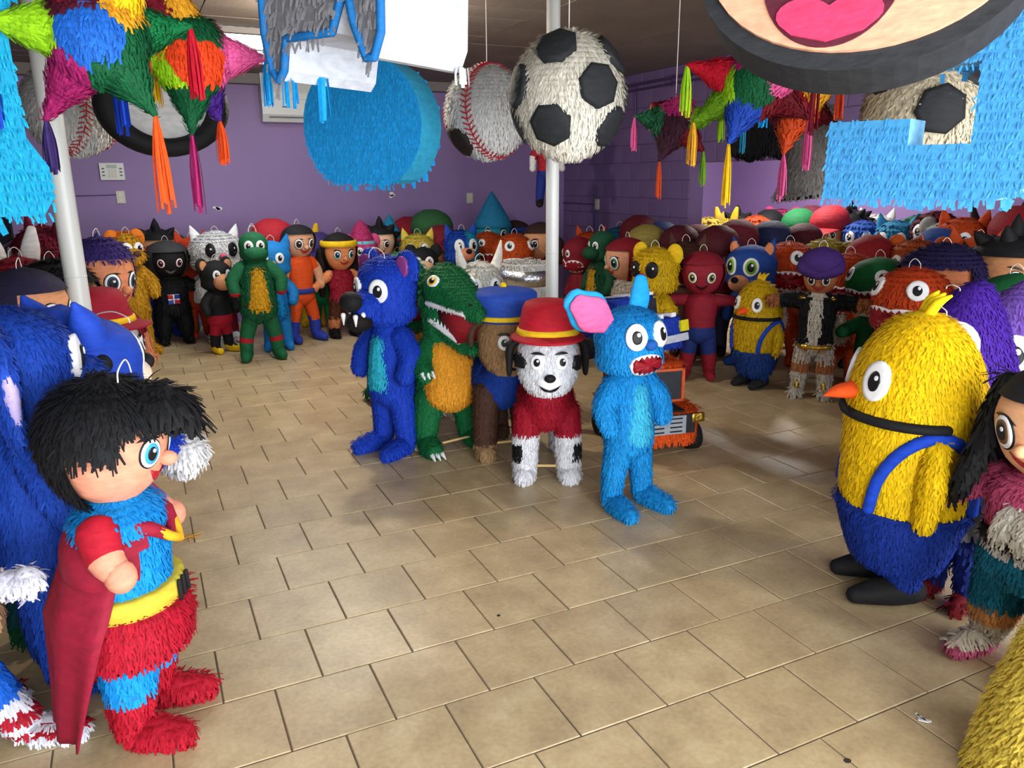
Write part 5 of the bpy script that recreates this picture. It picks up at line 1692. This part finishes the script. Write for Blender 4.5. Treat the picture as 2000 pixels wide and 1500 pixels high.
f.part('windshield', box((0, -.1, .74), (.52, .03, .34)), '3a3c42', 0, cb, mat='paint', smooth=False)
f.part('windshield_frame', [box((0, -.105, .925), (.6, .03, .03)), box((0, -.105, .555), (.6, .03, .03)), box((.285, -.105, .74), (.03, .03, .4)), box((-.285, -.105, .74), (.03, .03, .4))], 'd9643c', 0, cb, smooth=False)
f.part('hood_panel', box((0, -.29, .545), (.3, .34, .02)), '1c1c1e', 0, bo, smooth=False)
f.part('grille_backing', box((0.0, -.475, .40), (.5, .02, .22)), '2a2b2e', 0, bo, smooth=False)
gr, _ = f.part('grille', box((-.04, -.49, .40), (.38, .02, .21)), '9fa4ae', 0, bo, smooth=False)
for s in (-1, 1):
    for k in range(4):
        f.part('grille_slot', box((-.04 + s * .09, -.502, .475 - k * .05), (.12, .006, .014)), '1a1a1c', 0, gr, smooth=False)
    f.part('headlight', rbox((s * .28, -.47, .46), (.13, .04, .1)), one * .7, 0, bo, None, 'foil_gold')
    for y in (-.24, .46):
        f.part('wheel', xf(blob([(0, 0, -.06, .14, .14), (0, 0, -.05, .165, .165), (0, 0, .05, .165, .165), (0, 0, .06, .14, .14)], 20, 1), ('Y', 90), (s * .33, y, .165)), '18181a', 0)
    f.part('side_window', box((s * .335, .22, .78), (.01, .4, .26)), '3a3c42', 0, cb, mat='paint', smooth=False)
f.loop((-.1, -.05, 1.0), .02, .1)
f.root.scale = (1.22, 1.1, 1)
tr_top = f.root.location.copy()
f = Fig('car_pinata', 'blue fringed racing car with white stripes resting on the orange truck', 1240, 5.05, 570, 50, 2, h=.37)
f.root.location = (tr_top[0] - .03, tr_top[1] + .17, .55)
f.root.rotation_euler[0] = math.radians(-10)
bo, _ = f.part('body', rbox((0, .0, .34), (1.0, 1.7, .5), e=4), '2442b8', 1)
cb, _ = f.part('cabin', rbox((0, .12, .76), (.86, .9, .44), e=4), '2442b8', 1)
f.part('windshield', box((0, -.35, .76), (.66, .02, .3)), '2c2e36', 0, cb, mat='paint', smooth=False)
for s in (-1, 1):
    f.part('stripe', box((s * .16, .0, 1.0), (.12, .8, .05)), 'e6e6ea', 0, cb, smooth=False)
    f.part('stripe', box((s * .16, -.6, .62), (.12, .46, .07)), 'e6e6ea', 0, bo, smooth=False)
    f.part('headlight', box((s * .36, -.86, .42), (.2, .05, .18)), 'd8c81c', 0, bo, smooth=False)
    for y in (-.5, .5):
        f.part('wheel', xf(blob([(0, 0, -.08, .16, .16), (0, 0, -.06, .19, .19), (0, 0, .06, .19, .19), (0, 0, .08, .16, .16)], 18, 1), ('Y', 90), (s * .48, y, .19)), '18181a', 0)
f.part('bumper', box((0, -.88, .24), (.8, .05, .12)), 'b8bcc8', 0, bo, smooth=False)

# ---- foreground right
f = Fig('chick_pinata', 'large yellow fringed chick in blue trousers and black shoes, front right', 1752, 2.85, 606, -68, 2, base=gnd(1738, 1152))
r = chick(f, 'fcd20c', '16389c', '1c1c1e')
f.loop((.0, .02, 1.0), .03, .16)
f = Fig('girl_pinata', 'black-haired girl in pink top and teal trousers at right edge', 1992, 2.2, 742, -28, 2, base=gnd(1985, 1300))
r = kid(f, 'e9ae80', '1c1c1e', 'long', 'c9557e', '14708c', 'd8688c', 'out', .34, .36, .1, sleeve=.72, fr=(0, 0, 1, 1), eye='6a4a30', eyeR=.042, foot=.13,
        legz=zones('14708c', (.05, 'd8688c'), (.13, 'd9cdb8'), (.19, 'd99a5c')), topz=zones('c9557e', (.41, '14708c'), (.45, 'd8d4cc')), hand='e9ae80', fat=1.45)
for s in (-1, 1):
    f.part('shirt_panel', limb([(s * .02, -.115, .58), (s * .03, -.145, .53), (s * .035, -.15, .485)], [.02, .028, .03], 10, 3, asp=.4), 'd8d2c4', 1, r['torso'])
f.part('belt', blob([(0, 0, .445, .15, .13), (0, 0, .447, .165, .142), (0, 0, .47, .165, .142), (0, 0, .472, .14, .12)], 20, 1), '1c1c1e', 1, r['torso'])
for s in (-1, 1):
    f.part('side_lock', limb([(s * .14, -.05, .94), (s * .175, -.06, .78), (s * .2, -.1, .62), (s * .24, -.09, .53)], [.03, .03, .024, .008], 10, 4), '1c1c1e', 1, r['head'], L=.06, w=.014, lift=.15)
f.part('hair_bow', ell((0.02, -.08, 1.0), (.05, .04, .04), 12, 8), 'd86a2c', 1, r['head'])
f = Fig('cone_pinata', 'pale yellow fringed cone body cut by the lower right corner', 2060, 1.62, 1080, 0, 2, base=gnd(2120, 1560))
f.part('shell', blob([(0, 0, .0, .34, .34), (0, 0, .02, .36, .36), (0, 0, .4, .29, .29), (0, 0, .8, .17, .17), (0, 0, .97, .07, .07), (0, 0, 1.0, .01, .01)], 34, 3), 'f0d85c', 1, lift=.5)
f.part('base_band', blob([(0, 0, .0, .35, .35), (0, 0, .005, .37, .37), (0, 0, .05, .37, .37), (0, 0, .055, .33, .33)], 34, 1), 'd9b83c', 0)
f = Fig('fish_pinata', 'purple fringed fish with a round white eye behind the chick', 1910, 3.35, 548, -50, 2)
b0, bv0 = f.part('body', blob([(0, 0, .03, .12, .14), (0, 0, .1, .16, .2), (0, 0, .4, .17, .22), (0, -.02, .65, .16, .21), (0, -.02, .85, .11, .14), (0, .0, .97, .05, .06), (0, .02, 1.0, .01, .01)], 24, 3), '4a229a', 1)
bb = bvh_of(bv0)
for s in (-1, 1):
    f.eye(bb, (0, -.05, .78), s * 48, 0, .075, 'black', 1.15, True, b0)
    f.part('fin', limb([(s * .15, .0, .5), (s * .22, .04, .42), (s * .24, .08, .3)], [.04, .05, .02], 10, 3, asp=.4), '5c34b0', 1, b0)
f.mouth_bite(bb, (0, -.05, .6), 0, 0, .1, .035, 5, True, b0)
f.part('tail_fin', limb([(0, .2, .12), (0, .3, .2), (0, .36, .34)], [.06, .06, .02], 10, 3, asp=.5), '5c34b0', 1, b0)
f.part('green_base', blob([(0, 0, .0, .15, .18), (0, 0, .01, .18, .22), (0, 0, .06, .17, .21), (0, 0, .065, .1, .1)], 22, 1), '17803c', 1)
f.loop((0, -.1, .97), .02, .06)
f = Fig('fish_pinata', 'violet fringed fish cut off by the right edge', 2010, 3.6, 545, -40, 1)
b0, bv0 = f.part('body', blob([(0, 0, .0, .14, .16), (0, 0, .1, .17, .2), (0, 0, .4, .18, .22), (0, -.02, .7, .17, .2), (0, -.02, .9, .1, .12), (0, .0, 1.0, .01, .01)], 20, 3), '7a55b4', 1)
for s in (-1, 1):
    f.eye(bvh_of(bv0), (0, -.05, .72), s * 48, 0, .07, 'black', 1.15, True, b0)
f = Fig('kid_pinata', 'kid in grey with white cuffs hidden behind the black-haired girl', 1905, 2.75, 800, -30, 1)
kid(f, 'b8b4b0', 'grey', 'bowl', 'b4b2b4', '1a2f80', '7a1420', 'down', .3, .34, fr=(0, 1, 1, 1))

# ---- right crowd, front row
RG = 'pinatas crowded along the right side'
f = Fig('kid_pinata', 'figure in red shirt, blue trousers and red boots with wide arms', 1374, 6.3, 492, 0, 1, RG)
kid(f, '8a1c2c', '7a1424', 'bowl', '8a1a2c', '1c3070', '8a1626', 't', .33, .34, .085, sleeve=.9, fr=(0, 0, 0, 0), eye='olive', hand='8a1a2c', shoe_z=.2, brow=False, topz=zones('8a1a2c', (.42, '1c3070')), fat=1.15, nose=False, mouthc='3a0c14')
f = Fig('chick_pinata', 'yellow fringed chick in blue trousers in the right crowd', 1486, 6.05, 546, -38, 1, RG)
chick(f, 'd9b010', '1c3f88', '202224')
f = Fig('kid_pinata', 'boy in purple turban, black jacket and white striped trousers', 1606, 5.7, 508, -6, 1, RG)
r = kid(f, 'a8683e', '40246a', 'turban', '18181a', 'cfc8bc', 'd8d2c8', 't', .23, .25, .085, sleeve=.72, fr=(0, 0, 1, 1), eye='3a241a', eyeR=.028, fat=1.1, legz=zones('cfc8bc', (.2, 'd2ccc0'), (.27, 'b8784c')),
        topz=lambda p: np.where((np.abs(p[:, 0]) < .045)[:, None], C('d8d2c4'), np.where((p[:, 2] < .4)[:, None], C('c08a60'), C('18181a'))), hand='a8683e', foot=.08)
f.part('gold_belt', blob([(0, 0, .375, .12, .1), (0, 0, .377, .132, .115), (0, 0, .405, .132, .115), (0, 0, .407, .1, .1)], 18, 1), one * .7, 0, r['torso'], None, 'foil_gold')
for s in (-1, 1):
    f.part('gold_epaulette', ell((s * .1, -.02, .735), (.045, .05, .018), 12, 7), one * .7, 0, None, None, 'foil_gold')
    f.part('gold_shoe_trim', ell((s * .092, -.045, .085), (.018, .03, .055), 10, 8), one * .7, 0, None, None, 'foil_gold')
# second row
f = Fig('hedgehog_pinata', 'blue smooth cat with orange inner ears and green eyes', 1470, 6.75, 478, -28, 1, RG)
critter(f, '1f4490', 'd98a5c', 'cat', 'd9865a', None, .42, .38, 'black', 'd9916a', '6fae2c', .062, 1.2, 'smile', 'down', fr=(0, 0, 0, 0), eyeaz=28, snz=.22)
f = Fig('dinosaur_pinata', 'orange toothy dinosaur just behind the second chick', 1545, 6.5, 472, -22, 1, RG)
finhead(f, 'cf4a1a', 'e0d8cc', (1, 1, 0, 0), eyeR=.055, maz=22, mw=.14, mh=.085, mouthroll=0)
f = Fig('dinosaur_pinata', 'orange toothy dinosaur behind the boy in purple turban', 1662, 6.2, 494, -14, 1, RG)
finhead(f, 'c8461a', 'e0d8cc', (1, 1, 0, 0), eyeR=.055, maz=26, mw=.13)
f = Fig('crocodile_pinata', 'green crocodile with gaping toothy mouth, right crowd', 1722, 5.75, 502, -34, 1, RG)
finhead(f, '13602f', '13602f', (0, 0, 0, 0), eyeR=.05, maz=24, mw=.16, mh=.1, hw=.46, hh=.44, inner='6e0f1a')
f = Fig('dinosaur_pinata', 'orange toothy dinosaur right behind the big yellow chick', 1790, 4.85, 522, -34, 1, RG)
finhead(f, 'cf481c', 'e0d8cc', (1, 1, 0, 0), eyeR=.055, maz=24, mw=.15, mh=.08, hw=.44)
f = Fig('kid_pinata', 'boy with dark purple hair and yellow shirt behind orange dinosaur', 1848, 5.2, 482, -30, 1, RG)
kid(f, 'b46a44', '2a2250', 'mop', 'c99a1c', 'navy', 'black', 'down', .44, .4, fr=(0, 1, 0, 0), mood=1, eye='3a4a48', eyeR=.04)
f = Fig('kid_pinata', 'black-haired boy with stern face at the right edge', 1985, 5.1, 462, -20, 1, RG)
kid(f, 'b07850', '121214', 'spiky', 'black', 'black', 'black', 'down', .4, .38, fr=(0, 0, 0, 0), mood=1)
f = Fig('wolf_pinata', 'dark brown wolf between purple-haired and black-haired boys', 1935, 5.6, 492, -10, 1, RG)
critter(f, '2c241e', None, 'cat', None, None, .38, .36, 'black', None, 'black', .045, 1.2, 'smile', 'down', fr=(0, 0, 0, 0))
f = Fig('fox_pinata', 'orange fox whose red-orange tail ends in a white tip', 1912, 6.0, 462, 20, 1, RG)
critter(f, 'c44c1c', 'white', 'cat', None, None, .36, .36, 'black', 'e0d4c4', 'black', .04, 1.2, 'smile', 'down', fr=(0, 0, 0, 0), tail='d8d0c8')
f = Fig('crocodile_pinata', 'green crocodile with white teeth cut by the right edge', 1990, 4.35, 534, -30, 1, RG)
finhead(f, '125c30', '125c30', (0, 0, 0, 0), eyeR=.05, maz=24, mw=.15, mh=.09)
# left end of the right crowd, before the dark block wall
f = Fig('monster_pinata', 'dark red monster with a white-rimmed mouth in profile', 1132, 8.1, 462, -70, 0, RG)
r = critter(f, '7a1624', None, None, None, None, .36, .36, None, None, 'black', .03, 1.2, None, 'down', fr=(0, 0, 0, 0))
f.mouth_bite(r['bv'], (0, 0, .72), 50, 0, .1, .07, 4, False, r['head'])
f.mouth_bite(r['bv'], (0, 0, .72), -20, 0, .1, .07, 4, False, r['head'])
f = Fig('frog_pinata', 'dark green frog figure with fringed yellow chest in profile', 1178, 7.6, 450, -58, 1, RG)
r = critter(f, '12492f', 'd09a1c', None, None, None, .26, .28, None, '12492f', 'black', .03, 1.2, 'smile', 'down', fr=(0, 1, 0, 0), fat=1.2, sn=(.09, .08, .06))
f.part('belt', blob([(0, 0, .44, .13, .12), (0, 0, .442, .146, .135), (0, 0, .47, .146, .135), (0, 0, .472, .12, .12)], 16, 1), '3a2018', 0, r['torso'])
f = Fig('girl_pinata', 'red-haired girl in profile facing left, dark wall behind', 1225, 7.2, 466, -62, 1, RG)
kid(f, 'd99a78', '7a1020', 'long', 'cfc6ba', 'maroon', 'black', 'down', .36, .36, fr=(0, 0, 1, 0), eye='3f7a50', eyeR=.045)
f = Fig('bear_pinata', 'yellow fringed bear cub turned left above the blue car', 1282, 6.35, 482, -34, 1, RG)
critter(f, 'dcb414', 'dcb414', 'round', None, None, .36, .36, 'a02030', None, 'black', .045, 1.3, None, 'down', eyewhite=False)
for (px, d, yt, fc, lab, kw) in (
    (1153, 8.7, 452, -30, 'orange fringed fox top behind the dark red monster', dict(kind='c', col='c44a1a', ear='cat')),
    (1212, 8.7, 442, -20, 'teal blue whale-like figure behind the red-haired girl', dict(kind='c', col='1a6a94', ear=None)),
    (1247, 8.4, 440, -15, 'boy in a dark wine cap against the block wall', dict(kind='k', cap='5a1420', top='5a1420')),
    (1262, 7.8, 458, -20, 'kid with straw coloured hat behind the red-haired girl', dict(kind='k', cap='8c7c3c', top='5a3018')),
    (1292, 8.0, 452, -10, 'boy in dark blue cap behind the yellow bear cub', dict(kind='k', cap='1c2c5c', top='7a1424')),
    (1328, 7.6, 460, -10, 'boy in brown-red cap left of the brown wolf', dict(kind='k', cap='4c1420', top='3a1a20')),
    (1342, 6.9, 470, -30, 'brown wolf with bared white teeth behind the red figure', dict(kind='w')),
    (1362, 7.4, 458, -8, 'kid in wide maroon cap behind the red figure', dict(kind='k', cap='5c1622', top='5c1622')),
    (1402, 7.2, 462, -12, 'kid in dark maroon cap beside the blue cat', dict(kind='k', cap='4a121c', top='7a1c24')),
    (1440, 7.5, 450, -12, 'kid in dusky red cap behind the blue cat', dict(kind='k', cap='601a24', top='402028')),
    (1505, 7.3, 452, -12, 'kid in dark navy cap between blue cat and orange dinosaur', dict(kind='k', cap='20284a', top='1a2a50')),
    (1568, 7.4, 456, -14, 'kid with plum red cap above the orange dinosaur', dict(kind='k', cap='4a1420', top='501c28')),
    (1615, 7.1, 466, -10, 'olive yellow fringed duck behind the purple turban', dict(kind='c', col='b09a2c', ear=None)),
    (1660, 7.3, 474, -10, 'mustard yellow fringed lion cub behind the orange dinosaur', dict(kind='c', col='a8922a', ear='round')),
    (1700, 6.6, 482, -14, 'boy in a plain red cap beside the green crocodile', dict(kind='k', cap='8a1c20', top='7a2018')),
    (1756, 6.6, 470, -14, 'rust orange cat behind the green crocodile', dict(kind='c', col='b4461c', ear='cat')),
    (1795, 6.4, 468, -20, 'orange fringed tiger left of the purple-haired boy', dict(kind='c', col='c2561e', ear='round')),
    (1830, 6.2, 468, -16, 'small blue robot-like kid behind the purple-haired boy', dict(kind='k', cap='2a4a8c', top='2a4a8c'))):
    kd = kw.pop('kind')
    nm = {'k': 'kid_pinata', 'c': 'animal_pinata', 'w': 'wolf_pinata'}[kd]
    f = Fig(nm, lab, px, d, yt, fc, 0 if kd == 'k' else 1, RG)
    if kd == 'k':
        kid(f, 'a8684a', 'brown', 'bowl', kw['top'], '2a2a40', 'black', 'down', .32, .34, cap=kw['cap'], fr=(0, 0, 0, 0))
    elif kd == 'c':
        critter(f, kw['col'], None, kw['ear'], None, None, .38, .36, 'black', None, 'black', .04, 1.2, 'smile', 'down', fr=(1, 0, 0, 0))
    else:
        r = critter(f, '4a2c22', None, 'cat', None, None, .36, .36, None, None, 'black', .03, 1.2, None, 'down', fr=(1, 0, 0, 0))
        f.mouth_bite(r['bv'], (0, 0, .73), 0, 0, .12, .07, 5, True, r['head'])
# ---- row in the side bay, against the lit wall
SG = 'pinatas in the side room along the far wall'
for (px, d, yt, fc, lab, kind, a, b) in (
    (1384, 10.0, 424, -6, 'dark cat with a yellow face by the opening edge', 'c', 'b0983c', 'cat'),
    (1418, 10.3, 428, 0, 'yellow rabbit in the side room beside a pale boy', 'c', 'c8a428', 'rabbit'),
    (1441, 10.0, 416, 0, 'pale boy with jagged black hair in the side room', 's', 'e0b89c', '121214'),
    (1478, 10.2, 420, 0, 'red and blue monster in the side room', 'c', 'b84a24', None),
    (1502, 9.9, 424, -6, 'kid in a big black hat in the side room', 'k', '17171a', '24242a'),
    (1528, 10.1, 408, -8, 'pink fuzzy creature with a tall tuft in the side room', 't', 'b03a6c', None),
    (1561, 9.6, 424, -8, 'kid in a green cap with white bone trim, side room', 'k', '1c6a3c', '14502c'),
    (1584, 10.0, 418, -8, 'kid in a brownish red cap behind the green capped kid', 'k', '5a2430', '5a2430'),
    (1622, 9.0, 420, -14, 'boy in a bright red cap under the light blue numeral', 'k', 'a02430', 'b84a24'),
    (1662, 8.8, 410, -14, 'boy with dark spiky hair and orange shirt, side room', 's', 'b4764e', '17151a'),
    (1688, 8.7, 430, -14, 'blue penguin with a big white eye in the side room', 'c', '2450a8', None),
    (1712, 8.5, 418, -14, 'white cat with black oval eyes under the light blue numeral', 'c', 'dcdcdc', 'cat'),
    (1754, 8.2, 430, -14, 'pale blue shark-like figure beneath the light blue numeral', 'c', '2c86b4', 'cat'),
    (1802, 8.0, 418, -18, 'green figure with red face patch beneath the numeral', 'c', '1c6a44', None),
    (1832, 7.9, 412, -18, 'maroon camel-like figure in the side room', 'c', '5a1c2c', None),
    (1852, 7.6, 432, -18, 'grey white panda with green tuft in the side room', 'c', '9aa09c', 'round'),
    (1884, 7.2, 424, -20, 'bright orange fox with cream face near the right edge', 'c', 'cc4a1a', 'cat'),
    (1945, 7.0, 428, -20, 'brown horned bull near the right edge', 'c', '3c2a20', 'horn'),
    (1992, 6.8, 428, -20, 'red-haired kid cut by the right edge in the side room', 'k', '8a1c24', '5a1c2c')):
    f = Fig({'c': 'animal_pinata', 'k': 'kid_pinata', 's': 'kid_pinata', 't': 'monster_pinata'}[kind], lab, px, d, yt, fc, 0, SG)
    if kind == 'k':
        kid(f, 'b87850', 'brown', 'bowl', b, '2a2a40', 'black', 'down', .32, .34, cap=a, fr=(0, 0, 0, 0))
    elif kind == 's':
        kid(f, a, b, 'spiky', 'orange', 'navy', 'black', 'down', .3, .34, fr=(0, 0, 0, 0), mood=1)
    elif kind == 't':
        r = critter(f, a, None, 'round', None, None, .34, .3, 'rose', None, 'black', .036, 1.2, 'smile', 'down', fr=(1, 0, 0, 0))
    else:
        critter(f, a, None, b, None, None, .36, .36, 'black', None if a != 'cc4a1a' else 'e0c8a8', 'black', .045, 1.25, 'smile', 'down', fr=(1, 0, 0, 0))
# ---- figure hung on the wall behind the pole
p = at(1068, 345, 8.6)
f = Fig('hanging_doll_pinata', 'red and blue doll with white gloves hung behind the soccer ball', 1068, 8.6, 240, 10, 0, None, h=.95)
f.root.location = (p[0], p[1], at(1068, 405, 8.6)[2])
kid(f, 'c99468', 'brown', 'bowl', 'a01c2c', '1c2c7a', '1c1410', 'down', .3, .34, fr=(0, 0, 0, 0), hand='dcdcdc')
hang(f.root, (0, 0, .94))
# ---- bits on the floor
p = gnd(370, 1050)
g = G()
for k in range(5):
    a = rng.random() * 3.1
    q = np.array([math.cos(a), math.sin(a), 0]) * .05
    g.add(*limb([-q, (0, 0, .004), q * .9 + (0.01, 0, .002)], [.002] * 3, 5, 2), C('gold'))
o = g.build('yellow_straw', 'paint'); o.location = (p[0], p[1], .003)
tag(o, 'yellow paper straw scrap on the tiles by the caped boy', 'scrap')
for (px, py, c, s_, lab) in ((1800, 1407, 'white', .014, 'white paper shred on the tiles near the pink shoe'), (974, 1202, 'black', .007, 'tiny black speck on the tiles in mid floor'), (1655, 1486, '3a3430', .012, 'dark gum spot on the tiles at the bottom edge')):
    p = gnd(px, py)
    g = G()
    if c == 'white':
        for k in range(4):
            V, F = box(rng.normal(0, .008, 3) * (1, 1, 0) + (0, 0, .004), (.03, .007, .004), ('Z', rng.random() * 3)); g.add(V, F, C(c), False)
    else:
        V, F = xf(prism(ellipse(s_, s_ * .8, 9), 0, .002), ('X', -90)); V, F = orient(V, F); g.add(V + (0, 0, .0005), F, C(c), False)
    o = g.build('paper_scrap' if c == 'white' else 'floor_spot', 'paint'); o.location = (p[0], p[1], .0005)
    tag(o, lab, 'scrap' if c == 'white' else 'spot')
